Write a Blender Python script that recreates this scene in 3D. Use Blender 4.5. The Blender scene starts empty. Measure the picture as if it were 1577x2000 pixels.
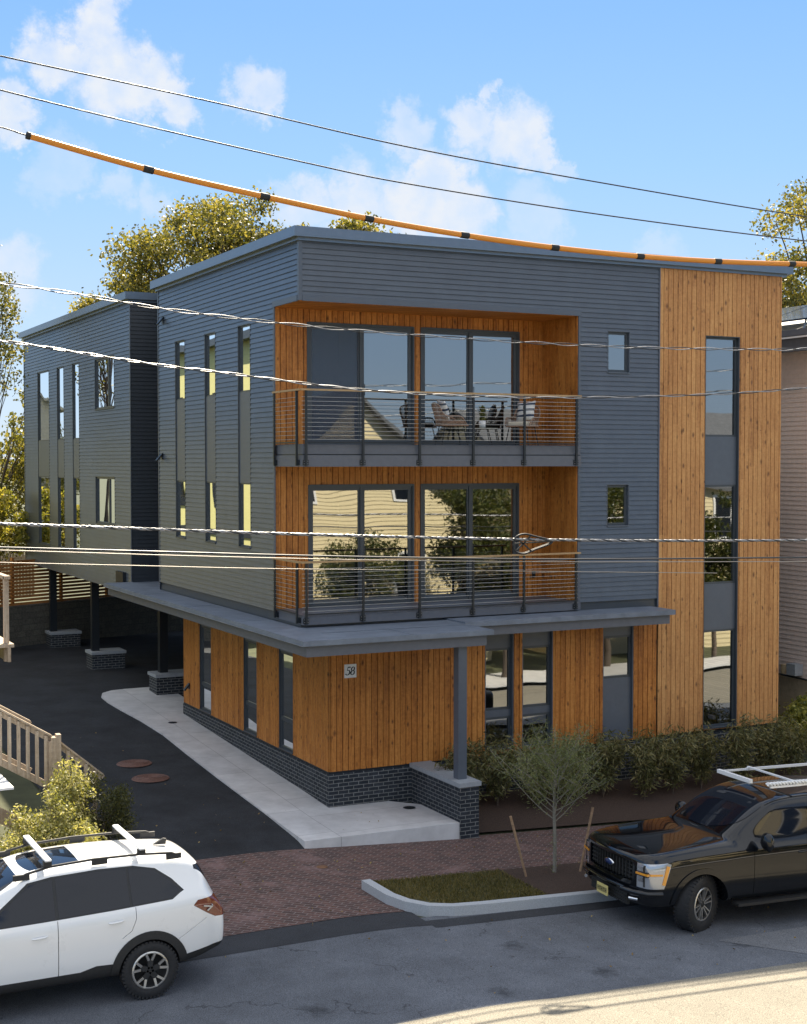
import bpy, bmesh, math, random
import numpy as np
from mathutils import Vector, Matrix
R = math.radians
random.seed(7); rng = np.random.default_rng(7)
sc = bpy.context.scene
COL = sc.collection

# ------------------------------------------------------------------ camera
cam_d = bpy.data.cameras.new("camera"); cam = bpy.data.objects.new("camera", cam_d); COL.objects.link(cam)
YAW = R(26.8); PITCH = R(2.05)
fwd = Vector((math.sin(YAW)*math.cos(PITCH), math.cos(YAW)*math.cos(PITCH), -math.sin(PITCH)))
rgt = Vector((math.cos(YAW), -math.sin(YAW), 0)); upv = rgt.cross(fwd)
M = Matrix((rgt, upv, -fwd)).transposed().to_4x4(); M.translation = Vector((-10.337, -24.833, 6.45))
cam.matrix_world = M
cam_d.sensor_fit = 'VERTICAL'; cam_d.sensor_height = 24; cam_d.lens = 33.1
cam_d.clip_start = .1; cam_d.clip_end = 3000
sc.camera = cam

# ------------------------------------------------------------------ sky, sun, exposure
SUN = Vector((5.0, 9.7, 11.4)).normalized()
world = bpy.data.worlds.new("World"); sc.world = world; world.use_nodes = True
def dir_of(px, py):
    return (fwd + rgt*((px-788.5)/2758) - upv*((py-1000)/2758)).normalized()
def build_world():
    nt = world.node_tree; N = nt.nodes; L = nt.links; N.clear()
    out = N.new('ShaderNodeOutputWorld'); bg = N.new('ShaderNodeBackground'); bg.inputs[1].default_value = .075
    sky = N.new('ShaderNodeTexSky'); sky.sky_type = 'NISHITA'; sky.sun_disc = False
    sky.sun_elevation = math.asin(SUN.z); sky.sun_rotation = math.atan2(SUN.x, SUN.y)
    sky.air_density = 1.0; sky.dust_density = .6; sky.ozone_density = 2.2
    tc = N.new('ShaderNodeTexCoord')
    nz = N.new('ShaderNodeTexNoise'); nz.inputs['Scale'].default_value = 24; nz.inputs['Detail'].default_value = 9; nz.inputs['Roughness'].default_value = .66
    L.new(tc.outputs['Generated'], nz.inputs['Vector'])
    sub = N.new('ShaderNodeVectorMath'); sub.operation = 'SUBTRACT'; sub.inputs[1].default_value = (.5, .5, .5)
    L.new(nz.outputs['Color'], sub.inputs[0])
    scl = N.new('ShaderNodeVectorMath'); scl.operation = 'SCALE'; scl.inputs['Scale'].default_value = .075; L.new(sub.outputs[0], scl.inputs[0])
    add = N.new('ShaderNodeVectorMath'); add.operation = 'ADD'; L.new(tc.outputs['Generated'], add.inputs[0]); L.new(scl.outputs[0], add.inputs[1])
    blobs = [(190,35,66,1),(105,110,72,1),(200,130,95,1),(275,160,75,1),(335,215,55,1),(5,215,60,1),(508,180,58,.75),
             (945,178,34,.8),(925,240,65,.85),(1010,265,80,.95),(1065,295,50,.8),(1115,322,30,.5),(805,250,58,.65),
             (860,335,68,1),(700,405,88,.9),(820,400,100,1),(600,400,64,.75),(905,415,80,.9),(545,400,50,.5),(1055,425,75,.42),
             (230,368,52,.45),(305,400,52,.45),(120,322,68,.36),(95,372,50,.25),(20,545,80,.7),(1290,505,60,.3),(690,330,40,.3),
             (-300,300,200,.8),(-700,100,200,.8),(2300,200,220,.8),(2900,500,300,.7)]
    prev = None
    for px, py, r, a in blobs:
        d = dir_of(px, py)
        dist = N.new('ShaderNodeVectorMath'); dist.operation = 'DISTANCE'; dist.inputs[1].default_value = d
        L.new(add.outputs[0], dist.inputs[0])
        mr = N.new('ShaderNodeMapRange'); mr.interpolation_type = 'SMOOTHSTEP'
        rr = r/2758
        mr.inputs['From Min'].default_value = rr*1.10; mr.inputs['From Max'].default_value = rr*.50
        mr.inputs['To Min'].default_value = 0; mr.inputs['To Max'].default_value = a
        L.new(dist.outputs['Value'], mr.inputs['Value'])
        if prev is None: prev = mr.outputs[0]
        else:
            mx = N.new('ShaderNodeMath'); mx.operation = 'MAXIMUM'; L.new(prev, mx.inputs[0]); L.new(mr.outputs[0], mx.inputs[1]); prev = mx.outputs[0]
    # thin broken cover elsewhere in the sky (away from the view), and inner density
    n2 = N.new('ShaderNodeTexNoise'); n2.inputs['Scale'].default_value = 60; n2.inputs['Detail'].default_value = 5
    L.new(tc.outputs['Generated'], n2.inputs['Vector'])
    m2 = N.new('ShaderNodeMapRange'); m2.inputs['From Min'].default_value = .3; m2.inputs['From Max'].default_value = .62; m2.inputs['To Min'].default_value = .62; m2.inputs['To Max'].default_value = 1
    L.new(n2.outputs['Fac'], m2.inputs['Value'])
    mul = N.new('ShaderNodeMath'); mul.operation = 'MULTIPLY'; L.new(prev, mul.inputs[0]); L.new(m2.outputs[0], mul.inputs[1])
    # clear blue gradient by elevation, blended with the physical sky
    sz = N.new('ShaderNodeSeparateXYZ'); L.new(tc.outputs['Generated'], sz.inputs[0])
    rp = N.new('ShaderNodeValToRGB'); e = rp.color_ramp.elements
    for _ in range(3): e.new(.5)
    for i, (p, c) in enumerate([(0, (3.0, 3.8, 4.7)), (.11, (2.3, 3.35, 4.8)), (.20, (1.65, 3.0, 4.95)), (.30, (1.15, 2.5, 5.0)), (1, (.6, 1.55, 3.7))]):
        e[i].position = p; e[i].color = (*[x/6 for x in c], 1)
    L.new(sz.outputs[2], rp.inputs[0])
    up5 = N.new('ShaderNodeVectorMath'); up5.operation = 'SCALE'; up5.inputs['Scale'].default_value = 6; L.new(rp.outputs[0], up5.inputs[0])
    hs = N.new('ShaderNodeMixRGB'); hs.inputs[0].default_value = .90; L.new(sky.outputs[0], hs.inputs[1]); L.new(up5.outputs[0], hs.inputs[2])
    # broken cloud deck added out of view, overhead and behind, to brighten shaded sides
    n4 = N.new('ShaderNodeTexNoise'); n4.inputs['Scale'].default_value = 3.2; n4.inputs['Detail'].default_value = 6; L.new(tc.outputs['Generated'], n4.inputs['Vector'])
    m4 = N.new('ShaderNodeMapRange'); m4.inputs['From Min'].default_value = .34; m4.inputs['From Max'].default_value = .52; L.new(n4.outputs['Fac'], m4.inputs['Value'])
    m5 = N.new('ShaderNodeMapRange'); m5.inputs['From Min'].default_value = .40; m5.inputs['From Max'].default_value = .55; bd = N.new('ShaderNodeVectorMath'); bd.operation = 'DOT_PRODUCT'; bd.inputs[1].default_value = (-fwd.x*.22, -fwd.y*.22, 1); L.new(tc.outputs['Generated'], bd.inputs[0]); L.new(bd.outputs['Value'], m5.inputs['Value'])
    m6 = N.new('ShaderNodeMath'); m6.operation = 'MULTIPLY'; L.new(m4.outputs[0], m6.inputs[0]); L.new(m5.outputs[0], m6.inputs[1])
    m7 = N.new('ShaderNodeMath'); m7.operation = 'MAXIMUM'; L.new(m6.outputs[0], m7.inputs[0]); L.new(mul.outputs[0], m7.inputs[1]); mul = m7
    mix = N.new('ShaderNodeMixRGB'); mix.inputs['Color2'].default_value = (4.15, 4.4, 4.8, 1)
    L.new(mul.outputs[0], mix.inputs['Fac']); L.new(hs.outputs[0], mix.inputs['Color1'])
    dk = N.new('ShaderNodeMixRGB'); dk.inputs['Color2'].default_value = (5.6, 5.8, 6.2, 1); L.new(m6.outputs[0], dk.inputs['Fac']); L.new(mix.outputs[0], dk.inputs['Color1'])
    L.new(dk.outputs[0], bg.inputs[0]); L.new(bg.outputs[0], out.inputs[0])
build_world()
sun_d = bpy.data.lights.new("sun", 'SUN'); sun_d.energy = 5.0; sun_d.angle = R(.55); sun_d.color = (1, .885, .70)
sun_o = bpy.data.objects.new("sun", sun_d); COL.objects.link(sun_o); sun_o.rotation_euler = SUN.to_track_quat('Z', 'Y').to_euler(); sun_o.location = (30, 60, 70)
sc.view_settings.view_transform = 'Standard'; sc.view_settings.look = 'None'; sc.view_settings.exposure = 1.42; sc.view_settings.gamma = 1
sc.cycles.max_bounces = 9; sc.cycles.diffuse_bounces = 4; sc.cycles.glossy_bounces = 5; sc.cycles.transparent_max_bounces = 12
sc.cycles.caustics_reflective = False

# ------------------------------------------------------------------ helpers
def link(o, parent=None):
    COL.objects.link(o)
    if parent is not None: o.parent = parent
    return o
def tag(o, label=None, cat=None, group=None, kind=None):
    if label: o['label'] = label
    if cat: o['category'] = cat
    if group: o['group'] = group
    if kind: o['kind'] = kind
    return o
def empty(name, loc=(0, 0, 0), rz=0):
    o = bpy.data.objects.new(name, None); o.location = loc; o.rotation_euler = (0, 0, rz); o.empty_display_size = .2
    return link(o)
class MB:
    def __init__(s): s.v = []; s.f = []; s.m = []; s.sm = []
    def add(s, vs, fs, mi=0, smooth=False):
        n = len(s.v); s.v += [tuple(p) for p in vs]
        for f in fs: s.f.append([i+n for i in f]); s.m.append(mi); s.sm.append(smooth)
    def quad(s, a, b, c, d, mi=0): s.add([a, b, c, d], [(0, 1, 2, 3)], mi)
    def box(s, x0, x1, y0, y1, z0, z1, mi=0):
        v = [(x0,y0,z0),(x1,y0,z0),(x1,y1,z0),(x0,y1,z0),(x0,y0,z1),(x1,y0,z1),(x1,y1,z1),(x0,y1,z1)]
        s.add(v, [(3,2,1,0),(4,5,6,7),(0,1,5,4),(1,2,6,5),(2,3,7,6),(3,0,4,7)], mi)
    def obox(s, c, ax, ay, az, mi=0):   # oriented box: centre and half-axis vectors
        c, ax, ay, az = map(Vector, (c, ax, ay, az))
        v = [c+i*ax+j*ay+k*az for k in (-1,1) for i, j in ((-1,-1),(1,-1),(1,1),(-1,1))]
        s.add(v, [(3,2,1,0),(4,5,6,7),(0,1,5,4),(1,2,6,5),(2,3,7,6),(3,0,4,7)], mi)
    def beam(s, a, b, w, h, mi=0, up=(0,0,1)):
        a, b = Vector(a), Vector(b); d = (b-a); L = d.length/2; d.normalize()
        sd = d.cross(Vector(up)); 
        if sd.length < 1e-4: sd = Vector((1,0,0))
        sd.normalize(); u = sd.cross(d)
        s.obox((a+b)/2, d*L, sd*w/2, u*h/2, mi)
    def tube(s, pts, r, seg=8, mi=0, caps=True, smooth=True):
        pts = [Vector(p) for p in pts]; n = len(pts)
        rr = r if isinstance(r, (list, tuple)) else [r]*n
        vs = []; prevn = None
        for i, p in enumerate(pts):
            t = (pts[min(i+1, n-1)]-pts[max(i-1, 0)]).normalized()
            a = prevn if prevn is not None else (Vector((0,0,1)) if abs(t.z) < .9 else Vector((1,0,0)))
            a = (a - t*a.dot(t)).normalized(); prevn = a; b = t.cross(a)
            for k in range(seg):
                th = 2*math.pi*k/seg; vs.append(p+(a*math.cos(th)+b*math.sin(th))*rr[i])
        fs = [(i*seg+k, i*seg+(k+1) % seg, (i+1)*seg+(k+1) % seg, (i+1)*seg+k) for i in range(n-1) for k in range(seg)]
        s.add(vs, fs, mi, smooth)
        if caps: s.add(vs[:seg], [tuple(range(seg))[::-1]], mi); s.add(vs[-seg:], [tuple(range(seg))], mi)
    def lathe(s, prof, c, axis='Z', seg=32, mi=0, smooth=True):
        vs = []
        for r, h in prof:
            for k in range(seg):
                th = 2*math.pi*k/seg; a, b = r*math.cos(th), r*math.sin(th)
                p = (a, b, h) if axis == 'Z' else ((a, h, b) if axis == 'Y' else (h, a, b))
                vs.append((c[0]+p[0], c[1]+p[1], c[2]+p[2]))
        n = len(prof)
        s.add(vs, [(i*seg+k, i*seg+(k+1) % seg, (i+1)*seg+(k+1) % seg, (i+1)*seg+k) for i in range(n-1) for k in range(seg)], mi, smooth)
    def prism(s, poly, y0, y1, mi=0, axis='Y'):   # poly in (x,z) extruded along y ; or (x,y) along z
        n = len(poly)
        if axis == 'Y': v = [(x, y0, z) for x, z in poly]+[(x, y1, z) for x, z in poly]
        elif axis == 'Z': v = [(x, y, y0) for x, y in poly]+[(x, y, y1) for x, y in poly]
        else: v = [(y0, x, z) for x, z in poly]+[(y1, x, z) for x, z in poly]
        s.add(v, [tuple(range(n)), tuple(range(n, 2*n))[::-1]]+[(i, i+n, (i+1) % n+n, (i+1) % n) for i in range(n)], mi)
    def build(s, name, mats, parent=None, fix=False):
        me = bpy.data.meshes.new(name); me.from_pydata(s.v, [], s.f)
        if not isinstance(mats, (list, tuple)): mats = [mats]
        for m in mats: me.materials.append(m)
        me.polygons.foreach_set('material_index', s.m); me.polygons.foreach_set('use_smooth', s.sm); me.update()
        if fix:
            bm = bmesh.new(); bm.from_mesh(me); bmesh.ops.recalc_face_normals(bm, faces=bm.faces); bm.to_mesh(me); bm.free()
        return link(bpy.data.objects.new(name, me), parent)

def nodes_of(name):
    m = bpy.data.materials.new(name); m.use_nodes = True
    nt = m.node_tree; b = nt.nodes['Principled BSDF']
    return m, nt, nt.nodes, nt.links, b
def mat(name, col, rough=.6, metal=0., spec=.5, noise=.0, nscale=8., bump=0., bscale=60., coat=0., stretch=(1,1,1)):
    m, nt, N, L, b = nodes_of(name)
    b.inputs['Roughness'].default_value = rough; b.inputs['Metallic'].default_value = metal; b.inputs['Specular IOR Level'].default_value = spec
    b.inputs['Coat Weight'].default_value = coat; b.inputs['Coat Roughness'].default_value = .03
    b.inputs['Base Color'].default_value = (*col, 1)
    if noise or bump:
        tc = N.new('ShaderNodeTexCoord'); mp = N.new('ShaderNodeMapping'); mp.inputs['Scale'].default_value = stretch; L.new(tc.outputs['Object'], mp.inputs[0])
    if noise:
        n = N.new('ShaderNodeTexNoise'); n.inputs['Scale'].default_value = nscale; n.inputs['Detail'].default_value = 6; n.inputs['Roughness'].default_value = .65
        L.new(mp.outputs[0], n.inputs['Vector'])
        r = N.new('ShaderNodeMapRange'); r.inputs['From Min'].default_value = .3; r.inputs['From Max'].default_value = .7
        r.inputs['To Min'].default_value = 1-noise; r.inputs['To Max'].default_value = 1+noise; L.new(n.outputs['Fac'], r.inputs['Value'])
        mx = N.new('ShaderNodeVectorMath'); mx.operation = 'SCALE'; mx.inputs[0].default_value = col; L.new(r.outputs[0], mx.inputs['Scale'])
        L.new(mx.outputs[0], b.inputs['Base Color'])
    if bump:
        n = N.new('ShaderNodeTexNoise'); n.inputs['Scale'].default_value = bscale; n.inputs['Detail'].default_value = 4; L.new(mp.outputs[0], n.inputs['Vector'])
        bp = N.new('ShaderNodeBump'); bp.inputs['Strength'].default_value = bump; bp.inputs['Distance'].default_value = .01
        L.new(n.outputs['Fac'], bp.inputs['Height']); L.new(bp.outputs[0], b.inputs['Normal'])
    return m
def math_(N, L, op, a, b=None, c=None):
    n = N.new('ShaderNodeMath'); n.operation = op
    for i, x in enumerate((a, b, c)):
        if x is None: continue
        if isinstance(x, (int, float)): n.inputs[i].default_value = x
        else: L.new(x, n.inputs[i])
    return n.outputs[0]
def ramp(N, L, fac, stops):
    r = N.new('ShaderNodeValToRGB'); e = r.color_ramp.elements
    while len(e) < len(stops): e.new(.5)
    for i, (p, c) in enumerate(stops): e[i].position = p; e[i].color = (*c, 1)
    L.new(fac, r.inputs[0]); return r.outputs[0]

def wood_mat(name, cols, board=.125, knots=True, rough=.55):
    m, nt, N, L, b = nodes_of(name)
    tc = N.new('ShaderNodeTexCoord'); sp = N.new('ShaderNodeSeparateXYZ'); L.new(tc.outputs['Object'], sp.inputs[0])
    u = math_(N, L, 'ADD', sp.outputs[0], sp.outputs[1])
    idx = math_(N, L, 'FLOOR', math_(N, L, 'DIVIDE', u, board))
    wn = N.new('ShaderNodeTexWhiteNoise'); wn.noise_dimensions = '1D'; L.new(idx, wn.inputs['W'])
    # second tone: butt-jointed lengths
    zz = math_(N, L, 'FLOOR', math_(N, L, 'ADD', math_(N, L, 'DIVIDE', sp.outputs[2], 3.3), math_(N, L, 'MULTIPLY', wn.outputs[0], 7.3)))
    wn2 = N.new('ShaderNodeTexWhiteNoise'); wn2.noise_dimensions = '2D'
    cb = N.new('ShaderNodeCombineXYZ'); L.new(idx, cb.inputs[0]); L.new(zz, cb.inputs[1]); L.new(cb.outputs[0], wn2.inputs['Vector'])
    cv = N.new('ShaderNodeCombineXYZ'); L.new(math_(N, L, 'ADD', u, math_(N, L, 'MULTIPLY', wn2.outputs['Value'], 31.)), cv.inputs[0]); L.new(sp.outputs[2], cv.inputs[2])
    mp = N.new('ShaderNodeMapping'); mp.inputs['Scale'].default_value = (22, 22, 1.3); L.new(cv.outputs[0], mp.inputs[0])
    g = N.new('ShaderNodeTexNoise'); g.inputs['Scale'].default_value = 1.6; g.inputs['Detail'].default_value = 7; g.inputs['Roughness'].default_value = .65; g.inputs['Distortion'].default_value = .6
    L.new(mp.outputs[0], g.inputs['Vector'])
    big = N.new('ShaderNodeTexNoise'); big.inputs['Scale'].default_value = .8; big.inputs['Detail'].default_value = 5; L.new(tc.outputs['Object'], big.inputs['Vector'])
    t = math_(N, L, 'ADD', math_(N, L, 'MULTIPLY', g.outputs['Fac'], .85), math_(N, L, 'MULTIPLY', wn2.outputs['Value'], .20))
    mo = N.new('ShaderNodeTexNoise'); mo.inputs['Scale'].default_value = 16; mo.inputs['Detail'].default_value = 5; mo.inputs['Roughness'].default_value = .7; L.new(tc.outputs['Object'], mo.inputs['Vector']); t = math_(N, L, 'ADD', t, math_(N, L, 'MULTIPLY', math_(N, L, 'SUBTRACT', mo.outputs['Fac'], .55), .55))
    t = math_(N, L, 'ADD', t, math_(N, L, 'MULTIPLY', math_(N, L, 'SUBTRACT', big.outputs['Fac'], .5), .35))
    c = ramp(N, L, t, [(.2, cols[0]), (.48, cols[1]), (.8, cols[2])])
    if knots:
        kv = N.new('ShaderNodeMapping'); kv.inputs['Scale'].default_value = (8, 8, 4.4); L.new(cv.outputs[0], kv.inputs[0])
        vo = N.new('ShaderNodeTexVoronoi'); vo.inputs['Scale'].default_value = 1.0; vo.inputs['Randomness'].default_value = 1; L.new(kv.outputs[0], vo.inputs['Vector'])
        sepc = N.new('ShaderNodeSeparateColor'); L.new(vo.outputs['Color'], sepc.inputs[0])
        rad = math_(N, L, 'ADD', math_(N, L, 'MULTIPLY', math_(N, L, 'MAXIMUM', math_(N, L, 'SUBTRACT', sepc.outputs[0], .38), 0.), .32), .07)
        k = N.new('ShaderNodeMapRange'); k.inputs['To Min'].default_value = 1; k.inputs['To Max'].default_value = 0
        L.new(vo.outputs['Distance'], k.inputs['Value']); L.new(math_(N, L, 'MULTIPLY', rad, .35), k.inputs['From Min']); L.new(math_(N, L, 'ADD', rad, .09), k.inputs['From Max'])
        kf = math_(N, L, 'MULTIPLY', k.outputs[0], math_(N, L, 'GREATER_THAN', sepc.outputs[0], .30))
        mx = N.new('ShaderNodeMixRGB'); mx.inputs[2].default_value = (cols[0][0]*.32, cols[0][1]*.28, cols[0][2]*.35, 1); L.new(math_(N, L, 'MULTIPLY', kf, .85), mx.inputs[0]); L.new(c, mx.inputs[1]); c = mx.outputs[0]
    L.new(c, b.inputs['Base Color']); b.inputs['Roughness'].default_value = rough; b.inputs['Specular IOR Level'].default_value = .35
    bp = N.new('ShaderNodeBump'); bp.inputs['Strength'].default_value = .25; bp.inputs['Distance'].default_value = .003; L.new(g.outputs['Fac'], bp.inputs['Height']); L.new(bp.outputs[0], b.inputs['Normal'])
    return m
def brick_mat(name, c1, c2, mortar, bw=.2, bh=.067, ms=.008, horiz=False, patches=None, rough=.8, rot=0):
    m, nt, N, L, b = nodes_of(name)
    tc = N.new('ShaderNodeTexCoord'); sp = N.new('ShaderNodeSeparateXYZ'); L.new(tc.outputs['Object'], sp.inputs[0])
    cb = N.new('ShaderNodeCombineXYZ')
    if horiz: L.new(sp.outputs[0], cb.inputs[0]); L.new(sp.outputs[1], cb.inputs[1])
    else: L.new(math_(N, L, 'ADD', sp.outputs[0], sp.outputs[1]), cb.inputs[0]); L.new(sp.outputs[2], cb.inputs[1])
    mp = N.new('ShaderNodeMapping'); mp.inputs['Rotation'].default_value = (0, 0, rot); L.new(cb.outputs[0], mp.inputs[0])
    br = N.new('ShaderNodeTexBrick'); br.inputs['Scale'].default_value = 1; br.inputs['Brick Width'].default_value = bw; br.inputs['Row Height'].default_value = bh; br.inputs['Mortar Size'].default_value = ms
    br.inputs['Color1'].default_value = (*c1, 1); br.inputs['Color2'].default_value = (*c2, 1); br.inputs['Mortar'].default_value = (*mortar, 1); br.inputs['Bias'].default_value = -.2
    L.new(mp.outputs[0], br.inputs['Vector']); c = br.outputs['Color']
    n = N.new('ShaderNodeTexNoise'); n.inputs['Scale'].default_value = 18; n.inputs['Detail'].default_value = 6; L.new(tc.outputs['Object'], n.inputs['Vector'])
    r = N.new('ShaderNodeMapRange'); r.inputs['From Min'].default_value = .3; r.inputs['From Max'].default_value = .7; r.inputs['To Min'].default_value = .75; r.inputs['To Max'].default_value = 1.3; L.new(n.outputs['Fac'], r.inputs['Value'])
    s_ = N.new('ShaderNodeVectorMath'); s_.operation = 'SCALE'; L.new(c, s_.inputs[0]); L.new(r.outputs[0], s_.inputs['Scale']); c = s_.outputs[0]
    if patches:
        n2 = N.new('ShaderNodeTexNoise'); n2.inputs['Scale'].default_value = 1.1; n2.inputs['Detail'].default_value = 7; n2.inputs['Roughness'].default_value = .7; L.new(tc.outputs['Object'], n2.inputs['Vector'])
        f = N.new('ShaderNodeMapRange'); f.inputs['From Min'].default_value = .54; f.inputs['From Max'].default_value = .66; f.inputs['To Max'].default_value = .55; L.new(n2.outputs['Fac'], f.inputs['Value'])
        mx = N.new('ShaderNodeMixRGB'); mx.inputs[2].default_value = (*patches, 1); L.new(f.outputs[0], mx.inputs[0]); L.new(c, mx.inputs[1]); c = mx.outputs[0]
    L.new(c, b.inputs['Base Color']); b.inputs['Roughness'].default_value = rough; b.inputs['Specular IOR Level'].default_value = .3
    bp = N.new('ShaderNodeBump'); bp.inputs['Strength'].default_value = .5; bp.inputs['Distance'].default_value = -.006; L.new(br.outputs['Fac'], bp.inputs['Height']); L.new(bp.outputs[0], b.inputs['Normal'])
    return m
def asphalt_mat(name, col, spots=.3, rough=.85, crack=True):
    m, nt, N, L, b = nodes_of(name)
    tc = N.new('ShaderNodeTexCoord')
    f = N.new('ShaderNodeTexNoise'); f.inputs['Scale'].default_value = 70; f.inputs['Detail'].default_value = 3; L.new(tc.outputs['Object'], f.inputs['Vector'])
    g = N.new('ShaderNodeTexNoise'); g.inputs['Scale'].default_value = .9; g.inputs['Detail'].default_value = 8; g.inputs['Roughness'].default_value = .7; L.new(tc.outputs['Object'], g.inputs['Vector'])
    a = N.new('ShaderNodeMapRange'); a.inputs['From Min'].default_value = .3; a.inputs['From Max'].default_value = .7; a.inputs['To Min'].default_value = .5; a.inputs['To Max'].default_value = 1.5; L.new(f.outputs['Fac'], a.inputs['Value'])
    c = N.new('ShaderNodeMapRange'); c.inputs['From Min'].default_value = .3; c.inputs['From Max'].default_value = .7; c.inputs['To Min'].default_value = 1-spots; c.inputs['To Max'].default_value = 1+spots; L.new(g.outputs['Fac'], c.inputs['Value'])
    t = math_(N, L, 'MULTIPLY', a.outputs[0], c.outputs[0])
    if crack:   # oil stains: sparse dark blotches
        vo = N.new('ShaderNodeTexVoronoi'); vo.inputs['Scale'].default_value = .8; L.new(tc.outputs['Object'], vo.inputs['Vector'])
        sp = N.new('ShaderNodeSeparateColor'); L.new(vo.outputs['Color'], sp.inputs[0])
        n3 = N.new('ShaderNodeTexNoise'); n3.inputs['Scale'].default_value = 9; n3.inputs['Detail'].default_value = 5; L.new(tc.outputs['Object'], n3.inputs['Vector'])
        dd = math_(N, L, 'ADD', vo.outputs['Distance'], math_(N, L, 'MULTIPLY', math_(N, L, 'SUBTRACT', n3.outputs['Fac'], .5), .35))
        k = N.new('ShaderNodeMapRange'); k.inputs['From Min'].default_value = .04; k.inputs['From Max'].default_value = .2; k.inputs['To Min'].default_value = .45; k.inputs['To Max'].default_value = 1; L.new(dd, k.inputs['Value'])
        kk = math_(N, L, 'MAXIMUM', k.outputs[0], math_(N, L, 'LESS_THAN', sp.outputs[1], .45))
        t = math_(N, L, 'MULTIPLY', t, kk)
        wp = N.new('ShaderNodeTexNoise'); wp.inputs['Scale'].default_value = 1.6; wp.inputs['Detail'].default_value = 5; L.new(tc.outputs['Object'], wp.inputs['Vector'])
        ws = N.new('ShaderNodeVectorMath'); ws.operation = 'SCALE'; ws.inputs['Scale'].default_value = 1.1; L.new(wp.outputs['Color'], ws.inputs[0])
        wa = N.new('ShaderNodeVectorMath'); wa.operation = 'ADD'; L.new(tc.outputs['Object'], wa.inputs[0]); L.new(ws.outputs[0], wa.inputs[1])
        vc = N.new('ShaderNodeTexVoronoi'); vc.feature = 'DISTANCE_TO_EDGE'; vc.inputs['Scale'].default_value = .33; L.new(wa.outputs[0], vc.inputs['Vector'])
        ck = N.new('ShaderNodeMapRange'); ck.inputs['From Min'].default_value = .0; ck.inputs['From Max'].default_value = .006; ck.inputs['To Min'].default_value = .45; L.new(vc.outputs['Distance'], ck.inputs['Value'])
        t = math_(N, L, 'MULTIPLY', t, math_(N, L, 'MAXIMUM', ck.outputs[0], math_(N, L, 'GREATER_THAN', g.outputs['Fac'], .52)))
    s_ = N.new('ShaderNodeVectorMath'); s_.operation = 'SCALE'; s_.inputs[0].default_value = col; L.new(t, s_.inputs['Scale']); L.new(s_.outputs[0], b.inputs['Base Color'])
    b.inputs['Roughness'].default_value = rough; b.inputs['Specular IOR Level'].default_value = .3
    bp = N.new('ShaderNodeBump'); bp.inputs['Strength'].default_value = .6; bp.inputs['Distance'].default_value = .006; L.new(f.outputs['Fac'], bp.inputs['Height']); L.new(bp.outputs[0], b.inputs['Normal'])
    return m
def leaf_mat(name, c1, c2, c3, trans=.35, scale=1.3):
    m, nt, N, L, b = nodes_of(name)
    tc = N.new('ShaderNodeTexCoord'); n = N.new('ShaderNodeTexNoise'); n.inputs['Scale'].default_value = scale; n.inputs['Detail'].default_value = 4; L.new(tc.outputs['Object'], n.inputs['Vector'])
    ge = N.new('ShaderNodeNewGeometry'); 
    t = math_(N, L, 'ADD', math_(N, L, 'MULTIPLY', n.outputs['Fac'], .55), math_(N, L, 'MULTIPLY', ge.outputs['Random Per Island'], .45))
    c = ramp(N, L, t, [(.25, c1), (.5, c2), (.75, c3)])
    L.new(c, b.inputs['Base Color']); b.inputs['Roughness'].default_value = .5; b.inputs['Specular IOR Level'].default_value = .35
    tr = N.new('ShaderNodeBsdfTranslucent'); sc_ = N.new('ShaderNodeVectorMath'); sc_.operation = 'MULTIPLY'; sc_.inputs[1].default_value = (1.25, 1.2, .5); L.new(c, sc_.inputs[0]); L.new(sc_.outputs[0], tr.inputs[0])
    mx = N.new('ShaderNodeMixShader'); mx.inputs[0].default_value = trans; L.new(b.outputs[0], mx.inputs[1]); L.new(tr.outputs[0], mx.inputs[2]); L.new(mx.outputs[0], N['Material Output'].inputs[0])
    return m
def pane_mat(name, refl=.3, tint=(.45, .5, .5), wav=.0022):
    m, nt, N, L, b = nodes_of(name); N.remove(b)
    gl = N.new('ShaderNodeBsdfGlossy'); gl.inputs['Roughness'].default_value = .015; gl.inputs['Color'].default_value = (.93, .97, 1, 1)
    tr = N.new('ShaderNodeBsdfTransparent'); tr.inputs[0].default_value = (*tint, 1)
    fr = N.new('ShaderNodeFresnel'); fr.inputs['IOR'].default_value = 1.5
    f = math_(N, L, 'MINIMUM', math_(N, L, 'ADD', fr.outputs[0], refl), 1.)
    mx = N.new('ShaderNodeMixShader'); L.new(f, mx.inputs[0]); L.new(tr.outputs[0], mx.inputs[1]); L.new(gl.outputs[0], mx.inputs[2]); L.new(mx.outputs[0], N['Material Output'].inputs[0])
    tc = N.new('ShaderNodeTexCoord'); n = N.new('ShaderNodeTexNoise'); n.inputs['Scale'].default_value = 1.3; n.inputs['Detail'].default_value = 0; L.new(tc.outputs['Object'], n.inputs['Vector'])
    bp = N.new('ShaderNodeBump'); bp.inputs['Strength'].default_value = 1; bp.inputs['Distance'].default_value = wav; L.new(n.outputs['Fac'], bp.inputs['Height']); L.new(bp.outputs[0], gl.inputs['Normal'])
    return m

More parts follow.
